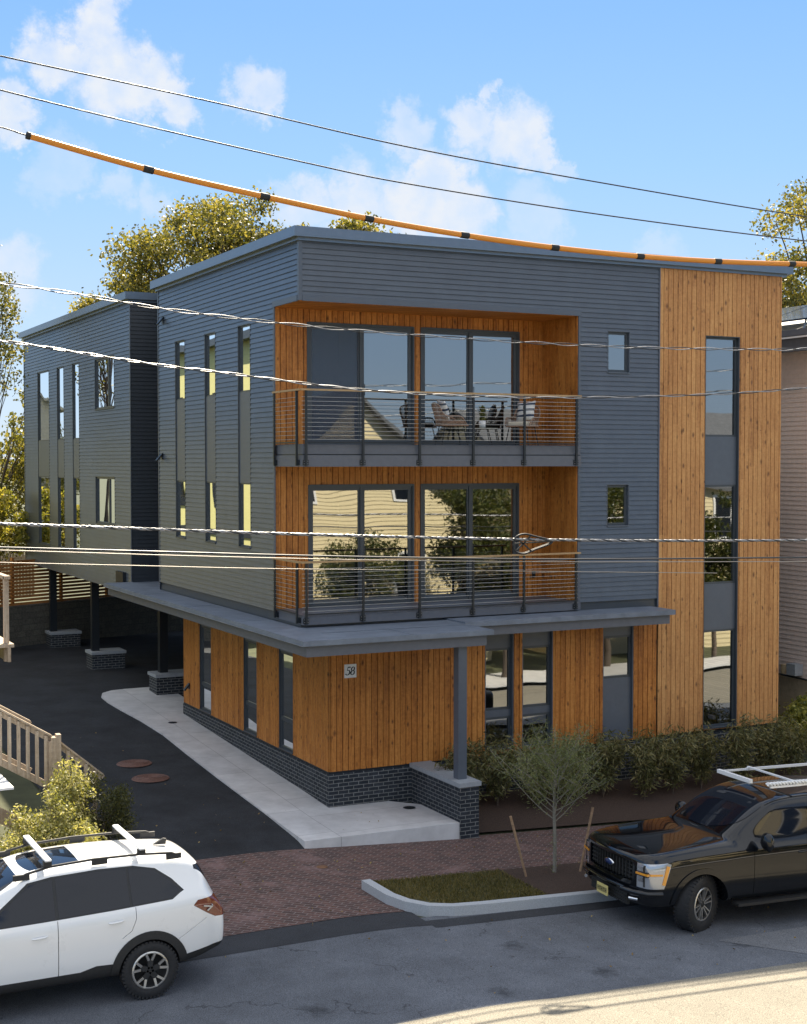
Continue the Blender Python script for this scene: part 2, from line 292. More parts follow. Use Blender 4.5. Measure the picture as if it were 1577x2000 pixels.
MT = {}
MT['siding'] = mat('siding_paint', (.096, .113, .138), .36, noise=.10, nscale=3, bump=.12, bscale=40)
def add_joints(m, width, row, zoff, ms, dark, horiz=False):
    nt = m.node_tree; N = nt.nodes; L = nt.links; b = N['Principled BSDF']; tc = N.new('ShaderNodeTexCoord'); sp = N.new('ShaderNodeSeparateXYZ'); L.new(tc.outputs['Object'], sp.inputs[0]); cb = N.new('ShaderNodeCombineXYZ')
    if horiz: L.new(sp.outputs[0], cb.inputs[1]); L.new(sp.outputs[1], cb.inputs[0])
    else: L.new(math_(N, L, 'ADD', sp.outputs[0], sp.outputs[1]), cb.inputs[0]); L.new(math_(N, L, 'SUBTRACT', sp.outputs[2], zoff), cb.inputs[1])
    br = N.new('ShaderNodeTexBrick'); br.inputs['Scale'].default_value = 1; br.inputs['Brick Width'].default_value = width; br.inputs['Row Height'].default_value = row; br.inputs['Mortar Size'].default_value = ms; br.inputs['Mortar Smooth'].default_value = 0
    br.offset = .37; br.offset_frequency = 2; br.squash = .8; br.squash_frequency = 3
    br.inputs['Color1'].default_value = (1, 1, 1, 1); br.inputs['Color2'].default_value = (.90, .90, .91, 1); br.inputs['Mortar'].default_value = (dark, dark, dark, 1); L.new(cb.outputs[0], br.inputs['Vector'])
    src = b.inputs['Base Color'].links[0].from_socket; mx = N.new('ShaderNodeVectorMath'); mx.operation = 'MULTIPLY'; L.new(src, mx.inputs[0]); L.new(br.outputs['Color'], mx.inputs[1]); L.new(mx.outputs[0], b.inputs['Base Color'])
add_joints(MT['siding'], 3.1, .1016, .0256, .0016, .55)
MT['trim'] = mat('grey_trim', (.095, .112, .140), .4, noise=.06)
MT['fascia'] = mat('fascia_grey', (.115, .122, .142), .5, noise=.08)
MT['cap'] = mat('metal_cap', (.17, .205, .25), .34, metal=.6, noise=.05)
MT['dark'] = mat('dark_metal', (.022, .027, .032), .4, metal=.3)
MT['frame'] = mat('window_frame', (.055, .066, .078), .4)
MT['void'] = mat('shaded_siding', (.035, .042, .052), .5, noise=.1)  # siding colour darkened to carry the shade of the deep notch
MT['cedar'] = wood_mat('cedar_boards', [(.22, .068, .013), (.46, .168, .032), (.67, .285, .068)])
MT['pine'] = wood_mat('light_cedar_boards', [(.30, .122, .040), (.53, .250, .085), (.70, .375, .140)])
MT['brick'] = brick_mat('charcoal_brick', (.020, .025, .032), (.040, .046, .056), (.17, .17, .165), .215, .0735, .008)
MT['stone'] = mat('cast_stone', (.32, .34, .36), .75, noise=.12, nscale=14, bump=.3)
MT['membrane'] = mat('roof_membrane', (.16, .185, .225), .55, noise=.22, nscale=2.5)
MT['concrete'] = mat('concrete', (.56, .55, .54), .8, noise=.14, nscale=2.2, bump=.3, bscale=90)
MT['walk'] = mat('walk_concrete', (.60, .59, .585), .8, noise=.16, nscale=1.8, bump=.3, bscale=90); add_joints(MT['walk'], 1.52, 30, 0, .006, .55, True)
MT['drive'] = asphalt_mat('new_asphalt', (.024, .026, .030), .5, crack=False)
MT['road'] = asphalt_mat('worn_asphalt', (.118, .126, .142), .28)
MT['sunlit_road'] = asphalt_mat('sunlit_road_tone', (.225, .205, .165), .12, crack=False)  # road colour lightened to stand for direct sun
MT['patch'] = asphalt_mat('dark_asphalt_strip', (.038, .040, .045), .25, crack=False)
MT['paver'] = brick_mat('brick_paving', (.125, .068, .056), (.060, .040, .036), (.20, .17, .16), .2, .1, .007, horiz=True, patches=(.25, .16, .15), rot=.785)
MT['granite'] = mat('granite_kerb', (.42, .44, .46), .6, noise=.2, nscale=60)
MT['soil'] = mat('mulch', (.050, .029, .019), .95, noise=.5, nscale=40, bump=1, bscale=50)
MT['lawn'] = mat('turf', (.07, .065, .022), .9, noise=.4, nscale=6, bump=1, bscale=80)
MT['earth'] = mat('ground_cover', (.065, .07, .032), .95, noise=.3, nscale=2)
MT['pane'] = pane_mat('window_pane', .27, (.34, .39, .39))
MT['pane_dark'] = pane_mat('window_pane_dim', .16, (.30, .34, .34), .0015)
MT['screen'] = mat('insect_screen', (.10, .12, .15), .45)
MT['room'] = mat('room_paint', (.5, .48, .44), .9)
MT['sleeve'] = mat('orange_sleeve', (.74, .27, .03), .38)
MT['black'] = mat('black_rubber', (.014, .015, .017), .6)
MT['cable_black'] = mat('cable_sheath', (.035, .037, .042), .35, metal=.1)
MT['alu'] = mat('bare_aluminium', (.30, .30, .31), .42, metal=.7, noise=.25, nscale=12)
MT['bark'] = mat('bark', (.11, .085, .065), .9, noise=.35, nscale=20, bump=1, bscale=30)
MT['barklight'] = mat('young_bark', (.22, .20, .16), .85, noise=.25, nscale=30)
MT['weathered'] = wood_mat('weathered_wood', [(.25, .19, .13), (.42, .33, .24), (.58, .48, .36)], .1, knots=False, rough=.8)
MT['railwood'] = mat('rail_cap_wood', (.42, .27, .13), .55, noise=.2, nscale=12, stretch=(1, 8, 8))
MT['white'] = mat('white_paint', (.78, .78, .77), .5)
MT['wirepale'] = mat('weathered_wire', (.42, .38, .33), .5, metal=.5)
MT['wire'] = mat('stainless_cable', (.55, .55, .52), .3, metal=.9)

# ------------------------------------------------------------------ ground
def zs(X):
    t = max(0., X+2.); t2 = min(t, 14.)
    return -.37 - .05*t2*min(1, t/1.5)
def G(X, Y):
    if Y < -1.8: return zs(X)
    t = min(1, (Y+1.8)/1.8)
    side = -.25 if X < 1 else -.25-.03*min(X-1, 10)
    zl = -.37+(side+.37)*t if Y < 0 else (side+.042*Y if Y < 12 else side+.504+.004*(Y-12))
    if X > 1: 
        a = zs(X); zl = a+(side-a)*t if Y < 0 else zl
    return min(zl, .6)
def patch(mb, x0, x1, y0, y1, dz, nx=None, ny=None, sx0=0., sx1=0., mi=0):
    """sheet that follows the ground; sx0/sx1 = shift of Y at the x0 / x1 end"""
    nx = nx or max(1, int(abs(x1-x0)/.5)); ny = ny or max(1, int(abs(y1-y0)/.5)); vs = []
    for j in range(ny+1):
        for i in range(nx+1):
            X = x0+(x1-x0)*i/nx; Y = y0+(y1-y0)*j/ny+sx0*(1-i/nx)+sx1*(i/nx); vs.append((X, Y, G(X, Y)+dz))
    mb.add(vs, [(j*(nx+1)+i, j*(nx+1)+i+1, (j+1)*(nx+1)+i+1, (j+1)*(nx+1)+i) for j in range(ny) for i in range(nx)], mi, True)
def gsheet():
    xs = [-1500, -300, -80, -40, -20] + list(np.arange(-14, 20.1, .5)) + [26, 40, 80, 300, 1500]
    ys = [-1500, -300, -80, -40, -26] + list(np.arange(-20, 30.1, .5)) + [40, 80, 300, 1500]
    mb = MB(); vs = [(x, y, G(x, y)-.03) for y in ys for x in xs]; n = len(xs)
    mb.add(vs, [(j*n+i, j*n+i+1, (j+1)*n+i+1, (j+1)*n+i) for j in range(len(ys)-1) for i in range(n-1)], 0, True)
    return tag(mb.build('ground', MT['earth']), kind='structure')
gsheet()
mb = MB(); patch(mb, -60, 60, -15.0, -6.1, -.004, nx=240); tag(mb.build('road', MT['road']), kind='structure')
mb = MB(); patch(mb, -60, -.6, -6.5, -5.75, 0, sx1=0); mb2 = mb
patch(mb, -.6, 20, -6.62, -6.28, 0); tag(mb.build('asphalt_strip', MT['patch']), kind='structure')
mb = MB(); patch(mb, -9, -.68, -5.78, -1.88, .006); patch(mb, -.68, 14, -4.42, -1.88, .006); patch(mb, -40, -9, -5.78, -3.9, .006, nx=30)
tag(mb.build('brick_sidewalk', MT['paver']), kind='structure')
# driveway
mb = MB(); patch(mb, -4.2, .55, -1.9, 9, 0); patch(mb, -4.2, 11, 9, 25.5, 0); tag(mb.build('driveway', MT['drive']), kind='structure')
# rear terrain
# opposite sidewalk
mb = MB(); patch(mb, -60, 60, -17.4, -15.0, .12, nx=120); tag(mb.build('opposite_sidewalk', MT['concrete']), kind='structure')

mb = MB(); patch(mb, -60, 60, -14.9, -9.72, .004, nx=240); tag(mb.build('sunlit_strip', MT['sunlit_road']), kind='structure')  # paler sheet: sunlight put into the road colour beyond the building's shadow edge
# concrete walk along the left facade, with pad at the corner (solid slab)
def walk():
    mb = MB()
    left = [(-.70, -1.86), (-.69, -.5), (-.68, 1), (-.66, 3), (-.62, 5), (-.56, 7), (-.62, 8.6), (-.74, 10), (-.80, 11.0), (-.78, 11.7), (-.62, 12.2), (-.30, 12.5), (.1, 12.6)]
    right = [(2.42, -2.02), (2.42, -.5), (.64, 1), (.64, 3), (.64, 5), (.64, 7), (.64, 8.6), (.9, 9.6), (1.2, 10.4), (1.2, 11.2), (1.2, 11.8), (1.2, 12.3), (1.2, 12.6)]
    def top(x, y):
        if y < 0:
            f = min(1, max(0, (x+.7)/3.1)); return (-.25 + (-.06*(1-f)-.0*f)*(-y/1.9) - .045*f) + .0
        return -.25+.042*min(y, 12)+.012
    n = len(left); cols = 6
    vs = []; 
    for i in range(n):
        for k in range(cols+1):
            t = k/cols; x = left[i][0]*(1-t)+right[i][0]*t; y = left[i][1]*(1-t)+right[i][1]*t; vs.append((x, y, top(x, y)+.02))
    W = cols+1
    mb.add(vs, [(i*W+k, i*W+k+1, (i+1)*W+k+1, (i+1)*W+k) for i in range(n-1) for k in range(cols)])
    ring = [i*W for i in range(n)]+[(n-1)*W+k for k in range(1, W)]+[i*W+cols for i in range(n-2, -1, -1)]+[k for k in range(cols-1, 0, -1)]
    for a, b_ in zip(ring, ring[1:]+ring[:1]):
        A, B = vs[a], vs[b_]; mb.quad(A, B, (B[0], B[1], B[2]-.5), (A[0], A[1], A[2]-.5))
    o = mb.build('concrete_walk', MT['walk'], fix=True); tag(o, kind='structure')
walk()
# granite kerb with the rounded corner
def kerb(path, w, h, name, label):
    mb = MB(); n = len(path); L_, R_ = [], []
    for i, (x, y) in enumerate(path):
        a = Vector(path[max(i-1, 0)]); b_ = Vector(path[min(i+1, n-1)]); d = (b_-a).normalized(); nn = Vector((-d.y, d.x))
        L_.append((x+nn.x*w, y+nn.y*w)); R_.append((x, y))
    for i in range(n-1):
        for (P, Q, S, T) in (((*R_[i],), (*R_[i+1],), (*L_[i+1],), (*L_[i],)),):
            zt = [G(*q)+h for q in (P, Q, S, T)]; zt[2] = zt[1]; zt[3] = zt[0]
            mb.quad((*P, zt[0]), (*Q, zt[1]), (*S, zt[2]), (*T, zt[3]))
            mb.quad((*P, zt[0]-.5), (*Q, zt[1]-.5), (*Q, zt[1]), (*P, zt[0])); mb.quad((*T, zt[3]), (*S, zt[2]), (*S, zt[2]-.5), (*T, zt[3]-.5))
    mb.quad((*R_[0], G(*R_[0])+h), (*L_[0], G(*R_[0])+h), (*L_[0], -1), (*R_[0], -1)); 
    o = mb.build(name, MT['granite'], fix=True); o['kind'] = 'structure'; return o
kerb([(-.82, -4.5), (-.80, -5.35), (-.68, -5.75), (-.42, -6.05), (-.05, -6.2), (.5, -6.24), (2.5, -6.27), (5, -6.3), (20, -6.4)], .15, .15, 'kerb', '')
kp = MB(); patch(kp, -60, 60, -15.02, -14.88, .13, nx=120, ny=1); tag(kp.build('opposite_kerb', MT['granite']), kind='structure')
# grass and mulch inside the kerb
mb = MB(); lp = [(.5, -5.3), (-.68, -4.45), (-.66, -5.3), (-.56, -5.6), (-.32, -5.86), (.02, -6.02), (.5, -6.08), (1.75, -6.1), (1.75, -4.45)]; mb.add([(x, y, G(x, y)+.10) for x, y in lp], [(0, i, i+1) for i in range(1, 8)]+[(0, 8, 1)])
o = mb.build('verge_soil', MT['lawn']); tag(o, kind='structure')
mb = MB(); patch(mb, 1.70, 14, -6.15, -4.45, .105, nx=30, ny=8); tag(mb.build('planting_soil', MT['soil']), kind='structure')
mb = MB(); patch(mb, 2.82, 16, -1.85, -.02, .05, nx=30, ny=6); tag(mb.build('shrub_bed', MT['soil']), kind='structure')
def leaves(name, pts, sizes, material, parent=None, aspect=.55, up=.0, droop=None):
    n = len(pts); pts = np.asarray(pts, float); sizes = np.asarray(sizes, float)
    d = rng.normal(size=(n, 3)); d[:, 2] += up; 
    if droop is not None: d = d*.45+np.asarray(droop)
    d /= np.linalg.norm(d, axis=1)[:, None]
    e = np.cross(d, rng.normal(size=(n, 3))); e /= np.linalg.norm(e, axis=1)[:, None]
    a = d*sizes[:, None]*.5; b_ = e*(sizes*aspect)[:, None]*.5
    v = np.empty((n, 4, 3)); v[:, 0] = pts-a; v[:, 1] = pts+b_-a*.1; v[:, 2] = pts+a; v[:, 3] = pts-b_-a*.1
    me = bpy.data.meshes.new(name); me.vertices.add(4*n); me.vertices.foreach_set('co', v.reshape(-1))
    me.loops.add(4*n); me.loops.foreach_set('vertex_index', np.arange(4*n)); me.polygons.add(n)
    me.polygons.foreach_set('loop_start', np.arange(0, 4*n, 4)); me.polygons.foreach_set('loop_total', np.full(n, 4)); me.update(calc_edges=True)
    me.materials.append(material)
    return link(bpy.data.objects.new(name, me), parent)
MT['grass'] = leaf_mat('grass_blades', (.06, .055, .018), (.13, .115, .035), (.25, .19, .07), .3, 1.2)
g = rng.uniform([-.66, -6.02], [1.75, -4.47], (9000, 2)); g = g[g[:, 1] > -5.28-1.1*np.clip(g[:, 0]+.62, 0, 1)]
gz_ = np.array([G(x, y)+.12 for x, y in g])
tag(leaves('grass', np.column_stack([g, gz_]), rng.uniform(.05, .10, len(g)), MT['grass'], aspect=.14, droop=(0, 0, 1)), kind='stuff')
# ------------------------------------------------------------------ building
def mapper(face, c):
    if face == 'Y-': return lambda u, o, z: (u, c-o, z)
    if face == 'X-': return lambda u, o, z: (c-o, u, z)
    if face == 'X+': return lambda u, o, z: (c+o, u, z)
    if face == 'Y+': return lambda u, o, z: (u, c+o, z)
def pbox(mb, P, u0, u1, o0, o1, z0, z1, mi=0):
    c = [P(u, o, z) for u in (u0, u1) for o in (o0, o1) for z in (z0, z1)]
    xs, ys, zz = zip(*c); mb.box(min(xs), max(xs), min(ys), max(ys), min(zz), max(zz), mi)
def intervals(u0, u1, z, ops):
    iv = [(u0, u1)]
    for a, b_, z0, z1 in ops:
        if z0 < z < z1:
            nv = []
            for p, q in iv:
                if b_ <= p or a >= q: nv.append((p, q)); continue
                if a > p: nv.append((p, a))
                if b_ < q: nv.append((b_, q))
            iv = nv
    return iv
def siding(mb, P, u0, u1, z0, z1, ops=(), expo=.1016, d=.018, base=0.):
    zc = z0
    while zc < z1-1e-4:
        c1 = min(zc+expo, z1); cuts = sorted({zc, c1} | {z for o in ops for z in o[2:] if zc < z < c1})
        for a, b_ in zip(cuts, cuts[1:]):
            oa, ob = base+d*(zc+expo-a)/expo, base+d*(zc+expo-b_)/expo
            for p, q in intervals(u0, u1, (a+b_)/2, ops):
                mb.quad(P(p, oa, a), P(q, oa, a), P(q, ob, b_), P(p, ob, b_))
                if a == zc: mb.quad(P(p, base-.002, a), P(q, base-.002, a), P(q, oa, a), P(p, oa, a))
        zc = c1
def boards(mb, P, u0, u1, z0, z1, ops=(), w=.125, gap=.0095, d=.020):
    k0 = math.floor(u0/w); u = k0*w
    zcuts = sorted({z0, z1} | {z for o in ops for z in o[2:] if z0 < z < z1})
    for a, b_ in zip(zcuts, zcuts[1:]):
        for p, q in intervals(u0, u1, (a+b_)/2, ops):
            mb.quad(P(p, 0, a), P(q, 0, a), P(q, 0, b_), P(p, 0, b_), 1)
    while u < u1:
        a0, b0 = max(u0, u+gap/2), min(u1, u+w-gap/2)
        if b0-a0 > .01:
            for a, b_ in zip(zcuts, zcuts[1:]):
                for p, q in intervals(a0, b0, (a+b_)/2, ops):
                    if q-p > .004:
                        v = [P(p, 0, a), P(p+.003, d, a), P(q-.003, d, a), P(q, 0, a), P(p, 0, b_), P(p+.003, d, b_), P(q-.003, d, b_), P(q, 0, b_)]
                        mb.add(v, [(0, 1, 5, 4), (1, 2, 6, 5), (2, 3, 7, 6), (0, 3, 2, 1), (4, 5, 6, 7)])
        u += w
B = empty('apartment_building', (5.9, 12, -.3))
tag(B, 'three storey modern apartment building of grey siding and cedar boards, number 58', 'building')
_bofs = Vector(B.location)
def bpart(o, parent=B):   # parts are modelled in world coordinates; keep them there under the root
    o.parent = parent
    if parent is B: o.location = -_bofs
    return o
def window(P, ua, ub, za, zb, depth, rows, fw=.05, mull=(), name='window', paneM='pane', reveal='frame', pdepth=.02, parent=B):
    """rows: (z0,z1,'g' glass | 'p' panel)"""
    mb = MB(); o1 = .014
    for (a, b_, c, d) in ((ua, ua+.02, za, zb), (ub-.02, ub, za, zb)): pbox(mb, P, a, b_, -depth-.04, o1, c, d, 1)
    pbox(mb, P, ua+.02, ub-.02, -depth-.04, o1-.002, zb-.02, zb, 1); pbox(mb, P, ua+.02, ub-.02, -depth-.04, o1+.02, za-.001, za+.025, 1)
    pa = MB(); panes = []
    for z0, z1, t in rows:
        if t == 'p': pbox(mb, P, ua+.02, ub-.02, -depth-.03, -depth+.03, z0, z1, 2); continue
        xs = [ua+.02]+list(mull)+[ub-.02]
        pbox(mb, P, ua+.02, ub-.02, -depth-.03, -depth+.02, z0, z0+fw, 0); pbox(mb, P, ua+.02, ub-.02, -depth-.03, -depth+.02, z1-fw, z1, 0)
        for i, (p, q) in enumerate(zip(xs, xs[1:])):
            pbox(mb, P, p, p+fw, -depth-.03, -depth+.022, z0+fw, z1-fw, 0); pbox(mb, P, q-fw, q, -depth-.03, -depth+.018, z0+fw, z1-fw, 0)
            panes.append((p+fw, q-fw, z0+fw, z1-fw))
    w = bpart(mb.build(name, [MT['frame'], MT[reveal], MT['trim']]), parent)
    for i, (p, q, c, d) in enumerate(panes):
        m2 = MB(); m2.quad(P(p-.01, -depth-.004, c-.01), P(q+.01, -depth-.004, c-.01), P(q+.01, -depth-.004, d+.01), P(p-.01, -depth-.004, d+.01))
        m2.build('pane', MT[paneM if isinstance(paneM, str) else paneM[i]], w)
    return w
PL = mapper('X-', 0.); PF = mapper('Y-', 0.); PG = mapper('X-', .6); PR = mapper('Y-', 1.3); PX = mapper('X-', 6.3)
ZT = 10.72
# --- openings
wl = [(2.60, 3.34), (4.76, 5.49), (6.90, 7.64)]
opL = [(a, b_, 4.64, 9.30) for a, b_ in wl]
opW = [(20.85, 22.5, 3.72, 9.40), (18.85, 19.74, 3.72, 9.40), (16.93, 17.74, 3.72, 9.40), (13.05, 15.1, 7.90, 9.35), (13.05, 15.1, 4.68, 6.03)]
opF = [(7.03, 7.62, 8.32, 9.22), (7.03, 7.62, 5.06, 5.97)]
opT = [(9.64, 10.60, .50, 9.22)]
opG = [(1.79, 2.57, .46, 3.1), (3.86, 4.68, .46, 3.1), (6.88, 7.71, .46, 3.1)]
opGF = [(4.06, 4.74, .53, 3.1), (4.95, 5.70, .53, 3.1), (6.96, 7.75, .48, 3.1)]
dU = [(.72, 3.07, 6.80, 9.20), (3.28, 5.62, 6.80, 9.20)]; dL = [(.74, 3.07, 3.48, 5.95), (3.28, 5.62, 3.48, 5.95)]
# --- siding walls
mb = MB(); siding(mb, PL, 1.30, 8.95, 3.48, ZT, opL); siding(mb, PL, .05, 1.30, 9.576, ZT)
bpart(mb.build('siding_wall', MT['siding']))
mb = MB(); siding(mb, PF, .05, 8.37, 9.576, ZT); siding(mb, PF, 6.36, 8.37, 3.48, 9.576, opF)
bpart(mb.build('siding_wall', MT['siding']))
mb = MB(); siding(mb, PL, 11.5, 24.6, 2.972, ZT, opW)
bpart(mb.build('siding_wall', MT['siding']))
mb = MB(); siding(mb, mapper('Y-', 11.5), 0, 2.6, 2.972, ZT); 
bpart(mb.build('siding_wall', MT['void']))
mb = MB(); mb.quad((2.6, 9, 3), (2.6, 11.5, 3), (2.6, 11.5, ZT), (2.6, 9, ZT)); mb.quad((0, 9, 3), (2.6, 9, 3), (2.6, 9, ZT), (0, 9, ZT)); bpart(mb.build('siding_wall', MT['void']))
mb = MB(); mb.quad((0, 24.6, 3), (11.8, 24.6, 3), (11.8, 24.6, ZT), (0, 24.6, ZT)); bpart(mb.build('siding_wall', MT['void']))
# --- corner boards, band under header, edge trims
def trimpart(*boxes):
    mb = MB()
    for b in boxes: mb.box(*b)
    bpart(mb.build('corner_trim', MT['trim']))
trimpart((-.022, .055, -.022, .055, 9.50, ZT)); trimpart((-.022, .0, 8.95, 9.0, 3.4, ZT)); trimpart((-.02, 0, 11.46, 11.52, 3.0, ZT))
trimpart((.055, 6.36, -.032, .0, 9.49, 9.60)); trimpart((-.032, 0, .055, 1.32, 9.49, 9.60))
trimpart((6.30, 6.36, -.026, .01, 3.44, 9.49)); trimpart((-.026, 0, 1.24, 1.30, 3.44, 9.49))
trimpart((8.37, 8.40, -.03, 0, 3.3, ZT)); trimpart((-.02, 0, 24.56, 24.62, 3., ZT))
# --- dark base band where the upper walls stand on the canopy
mb = MB(); mb.box(.03, 8.40, .03, .2, 3.28, 3.478); mb.box(.03, .2, .2, 9.0, 3.28, 3.478); bpart(mb.build('base_flashing', MT['frame']))
# --- cedar walls
mb = MB(); boards(mb, PR, 0, 6.3, 3.45, 9.5, dU+dL); bpart(mb.build('cedar_wall', [MT['cedar'], MT['dark']]))
mb = MB(); boards(mb, PX, 0, 1.282, 3.45, 9.5); bpart(mb.build('cedar_wall', [MT['cedar'], MT['dark']]))
mb = MB(); boards(mb, PF, .60, 8.36, .45, 3.1, opGF); bpart(mb.build('cedar_wall', [MT['cedar'], MT['dark']]))
mb = MB(); boards(mb, PG, .018, 8.95, .45, 3.1, opG); mb.box(.6, 2.5, 8.95, 9.0, .45, 3.1); bpart(mb.build('cedar_wall', [MT['cedar'], MT['dark']]))
mb = MB(); boards(mb, PF, 8.40, 11.80, .48, 10.72, opT); boards(mb, mapper('X+', 11.80), 0., .6, .48, 10.72); bpart(mb.build('cedar_wall', [MT['pine'], MT['dark']]))
mb = MB(); siding(mb, mapper('X+', 11.80), .6, 24.6, .0, ZT); bpart(mb.build('siding_wall', MT['siding']))
# soffit boards over the balcony
mb = MB()
for k in range(50):
    x = k*.125
    mb.box(x+.004, min(x+.121, 6.29), .0, 1.285, 9.484, 9.5)
bpart(mb.build('cedar_soffit', MT['cedar']))
# --- windows
for (a, b_, z0, z1) in opL:
    window(PL, a, b_, z0, z1, .04, [(7.90, 9.28, 'g'), (6.0, 7.90, 'p'), (4.665, 6.0, 'g')], fw=.03)
for i, (a, b_, z0, z1) in enumerate(opW):
    if i < 3: window(PL, a, b_, z0, z1, .03, [(7.12, 9.38, 'g'), (5.97, 7.12, 'p'), (3.745, 5.97, 'g')], fw=.035)
    else: window(PL, a, b_, z0, z1, .04, [(z0+.025, z1-.02, 'g')], mull=[(a+b_)/2-.35])
for (a, b_, z0, z1) in opF: window(PF, a, b_, z0, z1, .07, [(z0+.025, z1-.02, 'g')], fw=.055, reveal='trim')
a, b_, z0, z1 = opT[0]
window(PF, a, b_, z0, z1, .09, [(7.0, 9.2, 'g'), (5.93, 7.0, 'p'), (3.72, 5.93, 'g'), (2.70, 3.72, 'p'), (.525, 2.70, 'g')], fw=.045)
for (a, b_, z0, z1) in opG: window(PG, a, b_, z0, z1, .035, [(2.5, 3.08, 'p'), (1.1, 2.5, 'g'), (.485, 1.1, 'g')], fw=.045)
for i, (a, b_, z0, z1) in enumerate(opGF):
    if i < 2: window(PF, a, b_, z0, z1, .10, [(2.62, 3.08, 'p'), (1.34, 2.62, 'g'), (1.20, 1.34, 'p'), (.555, 1.20, 'g')], fw=.05, reveal='trim')
    else: window(PF, a, b_, z0, z1, .08, [(2.72, 3.08, 'p'), (1.80, 2.72, 'g'), (.505, 1.80, 'p')], fw=.05, reveal='trim', paneM='pane_dark')
def sliding_door(a, b_, z0, z1, left_screen=False):
    m = (a+b_)/2
    w = window(PR, a, b_, z0, z1, .03, [(z0+.03, z1-.02, 'g')], fw=.07, mull=[m], name='sliding_door', reveal='frame')
    mb = MB(); pbox(mb, PR, a-.03, a, 0, .035, z0, z1+.03); pbox(mb, PR, b_, b_+.03, 0, .035, z0, z1+.03); pbox(mb, PR, a, b_, 0, .045, z1, z1+.035); pbox(mb, PR, m-.035, m+.035, -.03, .012, z0+.05, z1-.02)
    mb.build('door_frame', MT['frame'], w)
    mb = MB(); mb.tube([PR(m+.06, .02, z0+1.0), PR(m+.06, .045, z0+1.0), PR(m+.06, .045, z0+1.22), PR(m+.06, .02, z0+1.22)], .008); mb.build('handle', MT['dark'], w)
    return w
for i, d in enumerate(dU+dL):
    w = sliding_door(*d)
    if i == 0:
        mb = MB(); pbox(mb, PR, d[0]+.09, (d[0]+d[1])/2-.05, -.024, -.018, d[2]+.1, d[3]-.08); s_ = mb.build('insect_screen', None, w)
        m, nt, N, L, bb = nodes_of('screen_mesh'); N.remove(bb)
        tr = N.new('ShaderNodeBsdfTransparent'); df = N.new('ShaderNodeBsdfDiffuse'); df.inputs[0].default_value = (.10, .12, .16, 1); mx = N.new('ShaderNodeMixShader'); mx.inputs[0].default_value = .42
        L.new(tr.outputs[0], mx.inputs[1]); L.new(df.outputs[0], mx.inputs[2]); L.new(mx.outputs[0], N['Material Output'].inputs[0]); s_.data.materials[0] = m
# --- interior rooms behind the glass
mb = MB()
for z in (3.2, 6.55): mb.box(.2, 11.6, 1.55, 9.0, z, z+.18)
mb.box(.2, 11.6, 1.6, 8.9, 9.95, 10.0); mb.box(6.5, 11.6, .25, 1.55, 9.95, 10.0); mb.box(.2, 11.6, 11.7, 24.3, 9.95, 10.0)
mb.box(.2, 11.6, 5.2, 5.3, 3.4, 9.9); mb.box(6.36, 6.44, .2, 5.1, 3.4, 9.9); mb.box(6.5, 11.6, .3, 5, 6.5, 6.6); mb.box(6.5, 11.6, .3, 5, 3.3, 3.4)
mb.box(3.1, 3.2, 1.7, 5.1, 3.4, 9.9); mb.box(.2, 11.6, 11.8, 24.3, 3.02, 3.1); mb.box(.2, 11.6, 11.8, 24.3, 6.5, 6.6); mb.box(3, 3.1, 11.8, 24.3, 3.1, 9.9)
mb.box(.75, 11.6, .2, 8.9, .25, .35); mb.box(3.0, 3.1, .3, 8.8, .35, 3.1); mb.box(.75, 11.6, 4.2, 4.3, .35, 3.1)
bpart(mb.build('interior_walls', MT['room']))
# --- floor mass between lower storey and upper walls, carport ceiling and right hand wall
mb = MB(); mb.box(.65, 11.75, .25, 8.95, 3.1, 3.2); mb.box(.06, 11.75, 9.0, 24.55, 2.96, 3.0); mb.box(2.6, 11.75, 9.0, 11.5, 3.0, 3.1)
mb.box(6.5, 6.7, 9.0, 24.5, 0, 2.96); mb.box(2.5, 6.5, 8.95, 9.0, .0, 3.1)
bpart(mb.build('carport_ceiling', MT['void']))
# --- roof slab with metal cap
def cap_roof(mb, x0, x1, y0, y1, z):
    mb.box(x0+.1, x1-.1, y0+.1, y1-.1, z-.12, z+.02); 
    for a in ((x0, x1, y0, y0+.3), (x0, x1, y1-.3, y1), (x0, x0+.3, y0+.3, y1-.3), (x1-.3, x1, y0+.3, y1-.3)): mb.box(*a, z-.06, z+.13)
mb = MB(); cap_roof(mb, -.16, 12.0, -.16, 9.15, ZT+.02); bpart(mb.build('roof', MT['cap']))
mb = MB(); cap_roof(mb, -.16, 12.0, 11.35, 24.75, ZT+.02); mb.box(2.5, 11.95, 9.15, 11.35, ZT-.1, ZT+.04); bpart(mb.build('roof', MT['cap']))
mb = MB(); mb.box(1.0, 2.4, 6.6, 11.2, ZT+.1, 11.36); mb.box(1.06, 2.34, 6.2, 6.6, ZT+.1, 11.27); bpart(mb.build('roof_hatch', MT['cap']))
